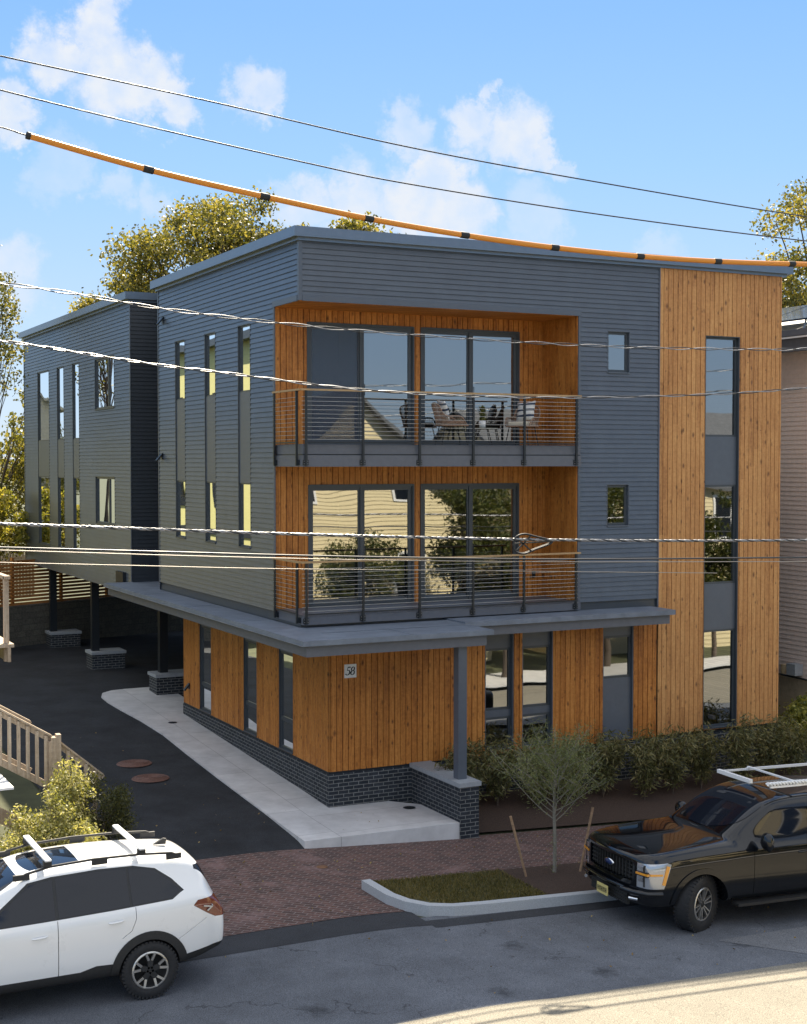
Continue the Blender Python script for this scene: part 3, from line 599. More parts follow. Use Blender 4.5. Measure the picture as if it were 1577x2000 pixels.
# --- canopy: two slabs, stepped
def canopy(poly, z, name):
    mb = MB(); mb.prism(poly, z-.11, z, 0, 'Z')
    c = Vector((4, 2))
    inner = []
    for x, y in poly: inner.append((x, y))
    return mb, inner
mb = MB()
lip = [(-.76, -1.97), (3.12, -1.97), (3.12, -.86), (3.12, 0), (.0, 0), (.0, 11.45), (-.76, 11.45)]
mb.prism(lip, 3.19, 3.285, 0, 'Z')
mb.box(.02, .2, .0, 9.0, 3.19, 3.275); mb.box(.0, 2.6, 9.0, 11.5, 3.19, 3.272)
mb.prism([(-.66, -1.87), (3.02, -1.87), (3.02, 0), (.0, .0), (.0, 11.4), (-.66, 11.4)], 2.985, 3.187, 1, 'Z')
mb.box(.0, 2.6, 0.01, 11.5, 2.95, 3.185, 1)
mb.box(3.125, 8.22, -.86, .0, 3.215, 3.315); mb.box(3.13, 8.13, -.78, .0, 3.02, 3.212, 1)
cp = bpart(mb.build('canopy', [MT['membrane'], MT['fascia']]))
mb = MB(); mb.tube([(-.772, -1.96, 3.195), (-.772, 11.4, 3.195)], .006); mb.build('drip_edge', MT['alu'], cp)
for bx in [(-.74, -.02, y, y+.03, 3.286, 3.289) for y in (1.5, 4.7, 7.9)]+[(.02, 3.1, -1.02, -.99, 3.286, 3.289), (1.4, 1.43, -1.95, -1.03, 3.286, 3.289)]:
    mb = MB(); mb.box(*bx); mb.build('membrane_seam', MT['cap'], cp)
# --- brick plinth
mb = MB(); mb.box(.57, 11.82, -.03, .2, -1.6, .41); mb.box(.57, .75, .2, 8.97, -.8, .41); mb.box(.75, 2.5, 8.8, 8.97, -.5, .41)
pl_ = bpart(mb.build('brick_plinth', MT['brick']))
mb = MB(); mb.box(.585, 11.81, -.012, .15, .412, .448); mb.box(.585, .7, .15, 8.96, .412, .448); bpart(mb.build('base_flashing', MT['dark']))
# --- columns on brick piers
def column(x0, x1, y0, y1, px0, px1, py0, py1, zcap, zb, ztop=2.99):
    mb = MB(); mb.box(x0, x1, y0, y1, zcap, ztop); c = bpart(mb.build('column', MT['trim' if y0 < 0 else 'dark']))
    mb = MB(); mb.box(px0, px1, py0, py1, zb, zcap-.085); p = mb.build('brick_pier', MT['brick'], c)
    mb = MB(); mb.box(px0-.035, px1+.035, py0-.035, py1+(.0 if py1 > -.2 and py1 < .1 else .035), zcap-.083, zcap); mb.build('cap_stone', MT['stone'], c)
column(2.47, 2.65, -1.77, -1.58, 2.36, 2.76, -2.04, -.03, .47, -1.2)
column(.80, 1.02, 11.65, 11.85, .62, 1.6, 11.35, 12.05, .80, -.2, 2.95)
column(.28, .50, 16.75, 16.95, .22, 1.2, 16.5, 17.2, .80, -.2, 2.95)
column(.28, .50, 22.2, 22.4, .22, 1.2, 21.9, 22.6, .80, -.2, 2.95)
column(4.6, 4.8, 17.5, 17.7, 4.3, 5.2, 17.3, 17.9, .80, -.2, 2.95)
# --- balconies
def balcony(zd, name, front=-.10):
    mb = MB()
    if name == 'upper':
        mb.box(.02, 6.3, front, 1.28, zd-.18, zd, 0); mb.box(.0, 6.3, front-.04, 1.25, zd-.42, zd-.20, 0); mb.box(.03, 6.3, front+.02, 1.28, zd-.2, zd-.18, 1)
        mb.box(.05, 6.28, front+.04, 1.28, zd, zd+.012, 2)
    else:
        mb.box(.02, 6.3, front-.04, 1.28, zd-.16, zd, 0); mb.box(.05, 6.28, front+.04, 1.28, zd, zd+.012, 2)
    b_ = bpart(mb.build('balcony', [MT['fascia'], MT['dark'], MT['fascia']]))
    zp0 = zd-.40 if name == 'upper' else zd-.14; zt = zd+1.02
    yf = front-.075; xl = -.035
    for x in (.06, 1.25, 2.48, 3.69, 4.89, 6.16):
        mb = MB(); mb.box(x-.022, x+.022, yf-.012, yf+.025, zp0, zt); mb.box(x-.06, x+.06, front-.055, front-.042, zp0+.01, zp0+.11)
        for sx in (-.035, .035):
            for sz in (.035, .085): mb.tube([(x+sx, front-.07, zp0+sz), (x+sx, front-.05, zp0+sz)], .009, 6, 1)
        mb.build('railing_post', [MT['dark'], MT['alu']], b_)
    for y in (.06, 1.2):
        mb = MB(); mb.box(xl-.025, xl+.012, y-.022, y+.022, zp0, zt); mb.box(xl+.012, .04, y-.06, y+.06, zp0+.01, zp0+.11)
        for k in range(11): mb.tube([(xl-.03, y, zd+.10+.08*k), (xl-.022, y, zd+.10+.08*k)], .010, 6, 1)
        mb.build('railing_post', [MT['dark'], MT['alu']], b_)
    mb = MB(); mb.box(-.05, 6.27, yf-.02, yf+.035, zt, zt+.035); mb.box(xl-.04, xl+.02, yf+.035, 1.24, zt, zt+.035); mb.build('rail_cap', MT['railwood'], b_)
    mb = MB(); mb.box(.08, 6.16, yf-.005, yf+.015, zd+.03, zd+.055); mb.box(xl-.01, xl+.005, .08, 1.2, zd+.03, zd+.055); mb.build('bottom_rail', MT['dark'], b_)
    mb = MB()
    for k in range(11):
        z = zd+.10+.08*k
        mb.tube([(-.03, yf, z), (6.2, yf, z)], .0045, 5); mb.tube([(xl, .04, z), (xl, 1.25, z)], .0045, 5)
    mb.build('cable_infill', MT['wire'], b_)
balcony(6.77, 'upper'); balcony(3.50, 'lower')
# --- number plate with the digits 58
mb = MB(); mb.box(.91, 1.165, -.034, -.019, 2.255, 2.52); np_ = bpart(mb.build('number_plate', MT['white']))
def stroke(mb, pts, y=-.0365):
    n = len(pts); Lf, Rt = [], []
    for i, (x, z, w) in enumerate(pts):
        a, b_ = pts[max(i-1, 0)], pts[min(i+1, n-1)]; d = Vector((b_[0]-a[0], b_[1]-a[1])).normalized(); nx, nz = -d.y, d.x
        Lf.append((x+nx*w/2, y, z+nz*w/2)); Rt.append((x-nx*w/2, y, z-nz*w/2))
    for i in range(n-1): mb.quad(Rt[i], Rt[i+1], Lf[i+1], Lf[i])
def arc(cx, cz, rx, rz, a0, a1, n, wf, sh=0.):
    out = []
    for i in range(n+1):
        a = R(a0+(a1-a0)*i/n); x, z = cx+rx*math.cos(a), cz+rz*math.sin(a); out.append((x+sh*(z-cz), z, wf(a)))
    return out
mb = MB(); wv = lambda a: .010+.018*abs(math.cos(a)); sh = .22
stroke(mb, [(.985, 2.462, .022), (1.042, 2.462, .022)]); stroke(mb, [(.985, 2.466, .013), (.966, 2.400, .013)])
stroke(mb, arc(.978, 2.360, .042, .046, 115, -150, 20, wv, sh))
mb.lathe([(.001, -.0366), (.009, -.0366)], (.937, 0, 2.333), 'Y', 10)
stroke(mb, arc(1.090, 2.428, .030, .036, 0, 360, 22, wv, sh), -.0366); stroke(mb, arc(1.082, 2.354, .036, .040, 0, 360, 22, wv, sh), -.0368)
mb.build('digits', MT['dark'], np_)
# --- little things on the walls
def wall_light(P, u, z, s=1.):
    mb = MB(); pbox(mb, P, u-.05*s, u+.05*s, .016, .04, z-.05*s, z+.08*s); c = P(u, .09*s, z); 
    mb.obox(P(u, .08*s, z-.01), Vector(P(.05*s, 0, 0))-Vector(P(0, 0, 0)), (Vector(P(0, .06*s, -.07*s))-Vector(P(0, 0, 0))), (Vector(P(0, .012, .012))-Vector(P(0, 0, 0))))
    bpart(mb.build('wall_light', MT['dark']))
wall_light(PL, 8.55, 9.86, 1.2); wall_light(PL, 8.68, 6.56, 1.2); wall_light(PG, 8.5, .9, 1.1)
mb = MB(); pbox(mb, PR, 5.98, 6.06, .018, .05, 3.93, 4.06); bpart(mb.build('outlet_cover', MT['dark']))
mb = MB(); mb.box(-.10, -.018, 12.0, 12.7, 3.12, 3.5); bpart(mb.build('vent_hood', MT['dark']))
# ------------------------------------------------------------------ vehicles
def paint_mat(name, col, rough=.25, coat=1., metal=0., spec=.5, flake=0.):
    m, nt, N, L, b = nodes_of(name)
    b.inputs['Base Color'].default_value = (*col, 1); b.inputs['Roughness'].default_value = rough; b.inputs['Metallic'].default_value = metal
    b.inputs['Coat Weight'].default_value = coat; b.inputs['Coat Roughness'].default_value = .02; b.inputs['Specular IOR Level'].default_value = spec
    tc = N.new('ShaderNodeTexCoord'); n = N.new('ShaderNodeTexNoise'); n.inputs['Scale'].default_value = 2.2; n.inputs['Detail'].default_value = 8; n.inputs['Roughness'].default_value = .7; L.new(tc.outputs['Object'], n.inputs['Vector'])
    r = N.new('ShaderNodeMapRange'); r.inputs['From Min'].default_value = .35; r.inputs['From Max'].default_value = .75; r.inputs['To Min'].default_value = rough*.8; r.inputs['To Max'].default_value = min(1, rough*1.6); L.new(n.outputs['Fac'], r.inputs['Value']); L.new(r.outputs[0], b.inputs['Roughness'])
    return m
MT['carwhite'] = paint_mat('white_car_paint', (.80, .80, .79), .3)
MT['carblack'] = paint_mat('black_car_paint', (.004, .005, .007), .05, coat=.35, spec=.4)
MT['carglass'] = paint_mat('tinted_glass', (.008, .011, .018), .03, coat=.0, spec=.45)
MT['plastic'] = mat('black_plastic', (.022, .022, .022), .6, noise=.2, nscale=30)
MT['tyre'] = mat('tyre_rubber', (.018, .018, .019), .75, noise=.3, nscale=25, bump=.4, bscale=40)
MT['chrome'] = mat('bright_metal', (.75, .75, .76), .18, metal=1)
MT['rimsilver'] = mat('machined_alloy', (.62, .60, .56), .28, metal=.85)
MT['lamp_red'] = paint_mat('red_lamp', (.17, .035, .018), .10)
MT['lamp_clear'] = paint_mat('clear_lamp', (.42, .44, .47), .10, metal=.5)
MT['lamp_amber'] = paint_mat('amber_lamp', (.80, .33, .03), .15)

def cage_mesh(stations, sub=3):
    """stations: list of (x, [(y,z)...]) half sections from bottom centre to top centre (y>=0)"""
    bm = bmesh.new(); rings = []
    for x, sec in stations:
        pts = [(y, z) for y, z in sec]; full = pts + [(-y, z) for y, z in reversed(pts[1:-1])]
        rings.append([bm.verts.new((x, y, z)) for y, z in full])
    n = len(rings[0])
    for a, b_ in zip(rings, rings[1:]):
        for k in range(n): bm.faces.new((a[k], a[(k+1) % n], b_[(k+1) % n], b_[k]))
    m = (n+2)//2
    for ring, flip in ((rings[0], True), (rings[-1], False)):   # end caps from left/right pairs
        R_ = ring[:m]; L_ = [ring[0]]+list(reversed(ring[m:]))+[ring[m-1]]
        for i in range(m-1):
            q = [R_[i], R_[i+1], L_[i+1], L_[i]]; q = [v for j, v in enumerate(q) if v not in q[:j]]
            if len(q) > 2: bm.faces.new(q if flip else q[::-1])
    bmesh.ops.recalc_face_normals(bm, faces=bm.faces)
    me = bpy.data.meshes.new('tmp'); bm.to_mesh(me); bm.free()
    o = bpy.data.objects.new('tmp', me); COL.objects.link(o)
    md = o.modifiers.new('s', 'SUBSURF'); md.levels = sub; md.render_levels = sub
    return bake(o)
def bake(o):
    dg = bpy.context.evaluated_depsgraph_get(); dg.update()
    me = bpy.data.meshes.new_from_object(o.evaluated_get(dg)); bpy.data.objects.remove(o); return me
def boolean(me, cutter_mb, op, us=False):
    o = bpy.data.objects.new('tmp', me.copy()); COL.objects.link(o); c = cutter_mb.build('tmpc', MT['dark'], fix=True); c.data.materials.clear()
    md = o.modifiers.new('b', 'BOOLEAN'); md.operation = op; md.solver = 'EXACT'; md.object = c; md.use_self = us
    r = bake(o); bpy.data.objects.remove(c); return r
def carpart(name, me, material, parent, off=(0, 0, 0), angle=30):
    me.materials.clear(); me.materials.append(material)
    me.polygons.foreach_set('use_smooth', [True]*len(me.polygons)); me.polygons.foreach_set('material_index', [0]*len(me.polygons))
    me.set_sharp_from_angle(angle=R(angle)); me.name = name
    o = bpy.data.objects.new(name, me); o.location = off; return link(o, parent)
def side_cut(poly, ymin=.3, ymax=1.3, sides=(-1, 1)):
    mb = MB()
    for s in sides: mb.prism(poly, s*ymin, s*ymax)
    return mb
def annulus(cx, cz, r0, r1, y0, y1, a0=-20, a1=200, n=28):
    mb = MB(); ro = [(cx+r1*math.cos(R(a0+(a1-a0)*i/n)), cz+r1*math.sin(R(a0+(a1-a0)*i/n))) for i in range(n+1)]
    ri = [(cx+r0*math.cos(R(a0+(a1-a0)*i/n)), cz+r0*math.sin(R(a0+(a1-a0)*i/n))) for i in range(n, -1, -1)]
    mb.prism(ro+ri, y0, y1); return mb
def disc(cx, cz, r, y0, y1, n=40):
    mb = MB(); mb.prism([(cx+r*math.cos(2*math.pi*i/n), cz+r*math.sin(2*math.pi*i/n)) for i in range(n)], y0, y1); return mb
def merge(*mbs):
    o = MB()
    for m in mbs: o.add(m.v, m.f)
    return o
def wheel(parent, x, y, r, w, rim_r, side, style, rimmat, name='wheel', turn=0.):
    """side -1: outer face towards -y"""
    g = MB(); s = side
    prof = [(rim_r, -w*.42), (rim_r+.03, -w*.5), (r-.035, -w*.5), (r-.008, -w*.42), (r, -w*.30), (r, w*.30), (r-.008, w*.42), (r-.035, w*.5), (rim_r+.03, w*.5), (rim_r, w*.42)]
    g.lathe(prof, (0, 0, 0), 'Y', 48)
    n = 44 
    for k in range(n):   # shoulder blocks
        a = 2*math.pi*k/n
        for sy in (-1, 1): g.obox((math.cos(a)*(r-.012), sy*w*.36, math.sin(a)*(r-.012)), (math.cos(a)*.018, 0, math.sin(a)*.018), (0, w*.12, 0), (-math.sin(a)*.014, 0, math.cos(a)*.014))
    wh = g.build(name, MT['tyre'], parent); wh.location = (x, y, r); wh.rotation_euler = (0, 0, turn)
    m = MB(); yo = s*w*.36
    m.lathe([(rim_r+.004, s*w*.44), (rim_r-.012, s*w*.47), (rim_r-.022, s*w*.40), (rim_r-.03, 0), (.05, -s*w*.05)], (0, 0, 0), 'Y', 48, 1)
    m.lathe([(rim_r+.006, s*w*.44), (rim_r-.004, s*w*.485), (rim_r-.02, s*w*.47)], (0, 0, 0), 'Y', 48, 0)
    if style == 'five':
        for k in range(5):
            a = 2*math.pi*k/5+.3; d = Vector((math.cos(a), 0, math.sin(a))); t = Vector((-math.sin(a), 0, math.cos(a)))
            c0 = d*.05; mid = d*rim_r*.5
            m.obox(d*rim_r*.32+Vector((0, yo-.0*s, 0)), d*rim_r*.26, t*.034, (0, .014, 0), 1)
            for q in (-1, 1):
                p0 = mid+t*q*.018+Vector((0, yo, 0)); p1 = d*(rim_r-.012)+t*q*.062+Vector((0, s*w*.43, 0)); m.beam(p0, p1, .030, .026, 0, (0, 1, 0))
                m.beam(d*rim_r*.2+Vector((0, yo+s*.004, 0)), p0, .03, .024, 1, (0, 1, 0))
    else:
        for k in range(6):
            a = 2*math.pi*k/6+.2; d = Vector((math.cos(a), 0, math.sin(a))); t = Vector((-math.sin(a), 0, math.cos(a)))
            for q in (-1, 1): m.beam(d*.05+t*q*.012+Vector((0, yo, 0)), d*(rim_r-.012)+t*q*.042+Vector((0, s*w*.43, 0)), .020, .03, 0, (0, 1, 0))
    m.lathe([(.001, s*(w*.42)), (.036, s*w*.42), (.05, s*w*.36), (.062, s*w*.30)], (0, 0, 0), 'Y', 20, 1)
    m.build('rim', [rimmat, MT['plastic']], wh)
    return wh

# ---- white estate / sport utility
def make_suv(loc):
    root = empty('parked_suv', loc); tag(root, 'white sport utility car with roof bars parked on the street beside the driveway', 'car')
    def sec(x, w, zb, belt, zt, rw, sill=.02):
        hood = zt-belt < .12
        if hood: top = [(w*.93, belt), (w*.84, zt-.035), (w*.62, zt-.008), (w*.33, zt+.006), (0, zt+.012)]
        else:
            rz = zt-.045; top = [(w*.955, belt+.01), (w*.945*.45+rw*.55, belt*.5+rz*.5), (rw, rz-.0), (rw-.12, zt), (0, zt+.022)]
        return (x, [(0, zb), (w*.72, zb), (w*.93, zb+.02), (w*.985, zb+.14), (w, (zb+belt)*.5+.02), (w*.995, belt-.14), (w*.975, belt-.03)]+top)
    ST = [sec(.02, .60, .36, .66, .74, .5), sec(.10, .76, .26, .76, .86, .5), sec(.35, .87, .22, .86, .97, .5), sec(.8, .905, .22, .96, 1.05, .5), sec(1.15, .91, .22, 1.00, 1.09, .5),
          sec(1.35, .91, .22, 1.01, 1.20, .70), sec(1.75, .91, .22, 1.025, 1.44, .655), sec(2.1, .91, .22, 1.035, 1.585, .635), sec(2.5, .912, .22, 1.05, 1.64, .63),
          sec(3.0, .912, .22, 1.065, 1.65, .63), sec(3.5, .912, .22, 1.085, 1.635, .62), sec(3.9, .91, .23, 1.11, 1.605, .61), sec(4.20, .90, .27, 1.13, 1.575, .60),
          sec(4.37, .885, .30, 1.13, 1.53, .60), sec(4.455, .87, .33, 1.10, 1.38, .60), sec(4.53, .85, .35, 1.05, 1.20, .62), sec(4.60, .865, .38, .99, 1.06, .62), sec(4.645, .84, .41, .92, .97, .55), sec(4.66, .78, .46, .86, .90, .5)]
    body = cage_mesh(ST, 3)
    W1, W2, WR = .93, 3.64, .275
    dlo = [(1.52, 1.055), (2.16, 1.515), (2.45, 1.555), (3.05, 1.575), (3.50, 1.56), (3.78, 1.50), (3.98, 1.36), (4.12, 1.215), (4.06, 1.19), (3.95, 1.13), (3.2, 1.095), (2.3, 1.07)]
    g1 = [(1.60, 1.07), (2.18, 1.49), (2.46, 1.53), (2.46, 1.085), (2.2, 1.078)]
    g2 = [(2.50, 1.088), (2.50, 1.535), (3.05, 1.555), (3.40, 1.545), (3.40, 1.118)]
    g3 = [(3.43, 1.122), (3.43, 1.54), (3.50, 1.54), (3.76, 1.48), (3.95, 1.34), (4.07, 1.215), (3.94, 1.145)]
    clad = [(.0, .1), (.0, .48), (.45, .41), (1.45, .41), (1.55, .39), (2.75, .39), (2.95, .44), (3.15, .43), (4.1, .40), (4.7, .50), (4.7, .1)]
    tail = [(4.22, 1.02), (4.28, 1.08), (4.72, 1.11), (4.72, .83), (4.52, .83), (4.40, .90)]
    rear = MB(); rear.box(4.30, 4.9, -.64, .64, 1.17, 1.47)
    wind = MB(); wind.prism([(1.22, 1.14), (1.0, 1.3), (1.9, 1.75), (2.08, 1.56), (1.95, 1.50)], -.60, .60)
    sunr = MB(); sunr.box(2.02, 2.86, -.40, .40, 1.60, 1.9)
    glass_cut = side_cut(dlo, .50)
    cl = MB(); cl.prism(clad, -1.2, 1.2)
    tl = side_cut(tail, .52, 1.2)
    arch = merge(disc(W1, WR, .405, -1.2, -.55), disc(W2, WR, .405, -1.2, -.55), disc(W1, WR, .405, .55, 1.2), disc(W2, WR, .405, .55, 1.2))
    lines = []
    for s in (-1, 1):
        for poly in ([(2.474, .36), (2.484, .36), (2.484, 1.065), (2.474, 1.065)], [(3.46, 1.10), (3.46, .96), (3.40, .82), (3.28, .74), (3.284, .734), (3.407, .815), (3.468, .957), (3.468, 1.10)],
                     [(1.42, .38), (1.427, .38), (1.427, 1.03), (1.42, 1.03)], [(4.02, .62), (4.40, .84), (4.40, .846), (4.02, .626)]):
            m_ = MB(); m_.prism(poly, s*.84, s*1.2); lines.append(m_)
    b1 = boolean(body, arch, 'DIFFERENCE')
    body2 = b1
    for c in (glass_cut, tl, cl, rear, sunr, wind): body2 = boolean(body2, c, 'DIFFERENCE')
    for c in lines: body2 = boolean(body2, c, 'DIFFERENCE')
    bo = carpart('body', body2, MT['carwhite'], root)
    carpart('window_trim', boolean(body, glass_cut, 'INTERSECT'), MT['plastic'], root).scale = (1, .9965, 1)
    for s in (-1, 1):
        for g in (g1, g2, g3): carpart('side_window', boolean(body, side_cut(g, .52, 1.2, (s,)), 'INTERSECT'), MT['carglass'], root)
        carpart('tail_light', boolean(b1, side_cut(tail, .52, 1.2, (s,)), 'INTERSECT'), MT['lamp_red'], root).scale = (1.001, .999, 1)
    tlo = [o for o in root.children if o.name.startswith('tail_light')][0]
    carpart('cladding', boolean(b1, cl, 'INTERSECT'), MT['plastic'], root).scale = (1, .999, 1)
    carpart('rear_window', boolean(body, rear, 'INTERSECT'), MT['carglass'], root)
    carpart('sunroof', boolean(body, sunr, 'INTERSECT'), MT['carglass'], root)
    wo = carpart('windscreen', boolean(body, wind, 'INTERSECT'), MT['carglass'], root); wo.location = (-.004, 0, .004)
    for cx in (W1, W2):   # wheel arch flares
        for s in (-1, 1):
            ring = annulus(cx, WR, .400, .505, min(s*.5, s*1.2), max(s*.5, s*1.2), -8, 188)
            me = boolean(body, ring, 'INTERSECT'); o = carpart('wheel_arch', me, MT['plastic'], root); o.location = (0, s*.012, 0)
    for cx in (W1, W2):
        for s in (-1, 1): wheel(root, cx, s*.80, .365, .225, .235, s, 'five', MT['rimsilver']).location.z = WR
    inner = MB(); inner.box(.45, 4.1, -.62, .62, .26, .9); inner.build('underbody', MT['plastic'], root)
    # roof rails and bars
    def ytop(x): return .60
    rail_p = [(2.02, 1.555), (2.16, 1.62), (2.45, 1.675), (3.0, 1.70), (3.6, 1.688), (4.02, 1.655), (4.14, 1.60)]
    for s in (-1, 1):
        mb = MB(); mb.tube([(x, s*.585, z) for x, z in rail_p], .017, 8)
        for x, z in ((2.10, 1.60), (3.08, 1.675), (4.05, 1.625)): mb.box(x-.10, x+.10, s*.585-.016, s*.585+.016, z-.05, z+.02)
        mb.build('roof_rail', MT['plastic'], root)
    for xb in (2.42, 3.62):
        mb = MB(); mb.box(xb-.042, xb+.042, -.66, .66, 1.755, 1.785); o = mb.build('roof_bar', MT['white'], root)
        md = o.modifiers.new('b', 'BEVEL'); md.width = .012; md.segments = 2
        for s in (-1, 1):
            f = MB(); f.box(xb-.05, xb+.05, s*.585-.035, s*.585+.035, 1.685, 1.755); f.build('bar_foot', MT['plastic'], o)
    mb = MB(); mb.prism([(3.95, 1.63), (4.12, 1.62), (4.13, 1.69), (4.09, 1.70)], -.02, .02); mb.build('antenna', MT['plastic'], root)
    for s in (-1, 1):
        for x, z in ((2.25, .90), (3.20, .955)):
            mb = MB(); mb.tube([(x-.09, s*.915, z), (x-.06, s*.935, z+.002), (x+.06, s*.935, z+.008), (x+.09, s*.915, z+.01)], [.010, .013, .013, .010], 8); mb.build('door_handle', MT['carwhite'], root)
        mb = MB(); mb.lathe([(.001, 0), (.075, .01), (.09, .05), (.09, .10), (.07, .13), (.001, .14)], (1.62, 0, 1.13), 'Y', 16)
        o = mb.build('door_mirror', MT['carwhite'], root); o.location = (0, .93 if s > 0 else -1.07, 0)
        mb = MB(); mb.beam((4.48, s*.72, 1.03), (4.47, s*.885, .98), .01, .02); mb.beam((4.47, s*.885, .98), (4.40, s*.893, .93), .01, .02); mb.beam((4.46, s*.885, .975), (4.35, s*.895, 1.0), .01, .018)
        mb.build('lamp_strip', MT['lamp_clear'], tlo if s < 0 else root)
    return root
suv = make_suv((-8.86, -6.68, zs(-5)+.09))

# ---- black pickup
def make_truck(loc, yaw, pitch):
    root = empty('parked_pickup', loc); root.rotation_euler = (0, pitch, yaw)
    tag(root, 'black pickup truck with rack over its cab parked against the kerb', 'pickup truck')
    def sec(x, w, zb, belt, zt, rw, hw=None):
        hood = zt-belt < .20
        if hood: top = [(w*.955, belt+.005), (w*.90, zt-.03), (w*.70, zt-.0), (w*.36, zt+.012), (0, zt+.02)]
        else: rz = zt-.06; top = [(w*.94, belt+.02), (w*.94*.45+rw*.55, belt*.5+rz*.5), (rw, rz), (rw-.12, zt), (0, zt+.03)]
        return (x, [(0, zb), (w*.80, zb), (w*.95, zb+.02), (w*.985, zb+.12), (w, (zb+belt)*.5), (w*.995, belt-.12), (w*.98, belt-.03)]+top)
    ST = [sec(.0, .80, .52, 1.04, 1.13, .5), sec(.05, .90, .46, 1.09, 1.20, .5), sec(.18, .965, .42, 1.14, 1.245, .5), sec(.5, .99, .42, 1.17, 1.285, .5), sec(1.0, .995, .42, 1.19, 1.32, .5), sec(1.42, .995, .42, 1.20, 1.345, .5),
          sec(1.55, .995, .42, 1.21, 1.42, .80), sec(1.95, .995, .42, 1.22, 1.68, .76), sec(2.32, .995, .42, 1.225, 1.86, .735), sec(2.7, .995, .42, 1.23, 1.915, .73), sec(3.4, .995, .42, 1.235, 1.93, .73), sec(4.05, .995, .42, 1.24, 1.91, .73),
          sec(4.28, .995, .42, 1.24, 1.86, .74), sec(4.36, .99, .44, 1.25, 1.40, .8), sec(4.5, .99, .44, 1.25, 1.34, .8), sec(5.2, .99, .46, 1.25, 1.34, .8), sec(5.75, .98, .48, 1.25, 1.33, .8), sec(5.86, .95, .52, 1.2, 1.30, .7)]
    def bow(me):
        for v in me.vertices: v.co.x -= .15*max(0, 1-v.co.y**2)*max(0, 1-max(v.co.x, 0)/1.3)
        return me
    body = bow(cage_mesh(ST, 3)); WF, WB, WR = .91, 4.63, .435
    dloA = [(1.93, 1.285), (2.40, 1.765), (2.66, 1.805), (2.98, 1.81), (2.98, 1.30), (2.3, 1.22), (2.12, 1.30)]
    dloA = [(1.90, 1.30), (2.44, 1.775), (2.98, 1.80), (2.98, 1.305), (2.55, 1.305), (2.42, 1.255), (2.1, 1.255)]
    dloB = [(3.10, 1.305), (3.10, 1.80), (3.92, 1.79), (4.05, 1.62), (4.07, 1.31)]
    wind = MB(); wind.prism([(1.50, 1.41), (1.3, 1.6), (2.15, 2.1), (2.38, 1.885), (2.2, 1.76)], -.70, .70)
    grille = MB(); grille.box(-.4, .05, -.60, .60, .80, 1.10)
    lower = MB(); lower.box(-.4, .15, -.50, .50, .40, .62)
    hl = [(-.3, .74), (-.3, 1.09), (.30, 1.12), (.36, 1.10), (.24, .74)]
    
    arch = MB()
    for cx, r_ in ((WF, .485), (WB, .475)):
        for s in (-1, 1):
            arch = merge(arch, disc(cx, WR, r_, min(s*.55, s*1.3), max(s*.55, s*1.3)))
    lines = MB()
    for s in (-1, 1):
        for x0, z0, x1, z1 in ((1.86, .52, 1.86, 1.22), (3.04, .52, 3.04, 1.8), (4.12, .52, 4.12, 1.25), (4.33, .5, 4.33, 1.3)): lines.prism([(x0, z0), (x0+.008, z0), (x1+.008, z1), (x1, z1)], s*.93, s*1.3)
        lines.prism([(.40, 1.135), (1.80, 1.195), (1.80, 1.202), (.40, 1.142)], s*.90, s*1.3)
    bed = MB(); bed.box(4.42, 5.78, -.80, .80, .8, 1.6)
    b1 = boolean(body, arch, 'DIFFERENCE'); b2 = b1
    hlc = side_cut(hl, .675, 1.3)
    for c in (side_cut(dloA, .5), side_cut(dloB, .5), grille, hlc, lower, lines, bed): b2 = boolean(b2, c, 'DIFFERENCE')
    carpart('body', b2, MT['carblack'], root)
    for s in (-1, 1):
        carpart('side_window', boolean(body, side_cut(dloA, .5, 1.3, (s,)), 'INTERSECT'), MT['carglass'], root).scale = (1, .996, 1)
        carpart('side_window', boolean(body, side_cut(dloB, .5, 1.3, (s,)), 'INTERSECT'), MT['carglass'], root).scale = (1, .996, 1)
        h = carpart('headlight', boolean(b1, side_cut(hl, .68, 1.3, (s,)), 'INTERSECT'), MT['lamp_clear'], root); h.location = (.004, 0, 0)
        mb = MB()
        mb.box(.0, .04, min(s*.67, s*.90), max(s*.67, s*.90), .935, .965); (mb.beam((.05, s*.90, .95), (.22, s*.955, .95), .02, .03), mb.beam((.23, s*.965, .80), (.30, s*.975, 1.08), .02, .045)) if s < 0 else None
        mb.build('amber_strip', MT['lamp_amber'], h)
        mb = MB(); mb.box(.015, .06, min(s*.70, s*.80), max(s*.70, s*.80), .98, 1.06); mb.box(.015, .06, min(s*.70, s*.80), max(s*.70, s*.80), .83, .91); mb.build('lamp_lens', MT['chrome'], h)
        mb = MB(); mb.box(.012, .05, min(s*.685, s*.88), max(s*.685, s*.88), .968, .985); mb.box(.012, .05, min(s*.685, s*.88), max(s*.685, s*.88), .915, .932); mb.box(.012, .05, min(s*.81, s*.825), max(s*.81, s*.825), .76, 1.08); mb.build('lamp_bezel', MT['plastic'], h)
        # bumper horn, fog lamp, hooks
        mb = MB(); mb.tube([(-.05, s*.45, .66), (-.04, s*.70, .66), (.05, s*.88, .66), (.22, s*.965, .665)], .045, 10); mb.build('bumper', MT['carblack'], root)
        mb = MB(); mb.tube([(-.055, s*.62, .56), (.0, s*.74, .56)], .028, 10); mb.build('fog_light', MT['chrome'], root)
        mb = MB(); mb.lathe([(.001, 0), (.09, .01), (.13, .05), (.13, .15), (.10, .20), (.001, .22)], (0, 0, 0), 'Y', 18); o = mb.build('door_mirror', MT['carblack'], root); o.scale = (.62, 1, 1.05); o.location = (1.98, 1.02 if s > 0 else -1.24, 1.34)
        mb = MB(); mb.box(1.93, 2.03, min(s*.93, s*1.06), max(s*.93, s*1.06), 1.24, 1.30); mb.build('mirror_arm', MT['plastic'], o)
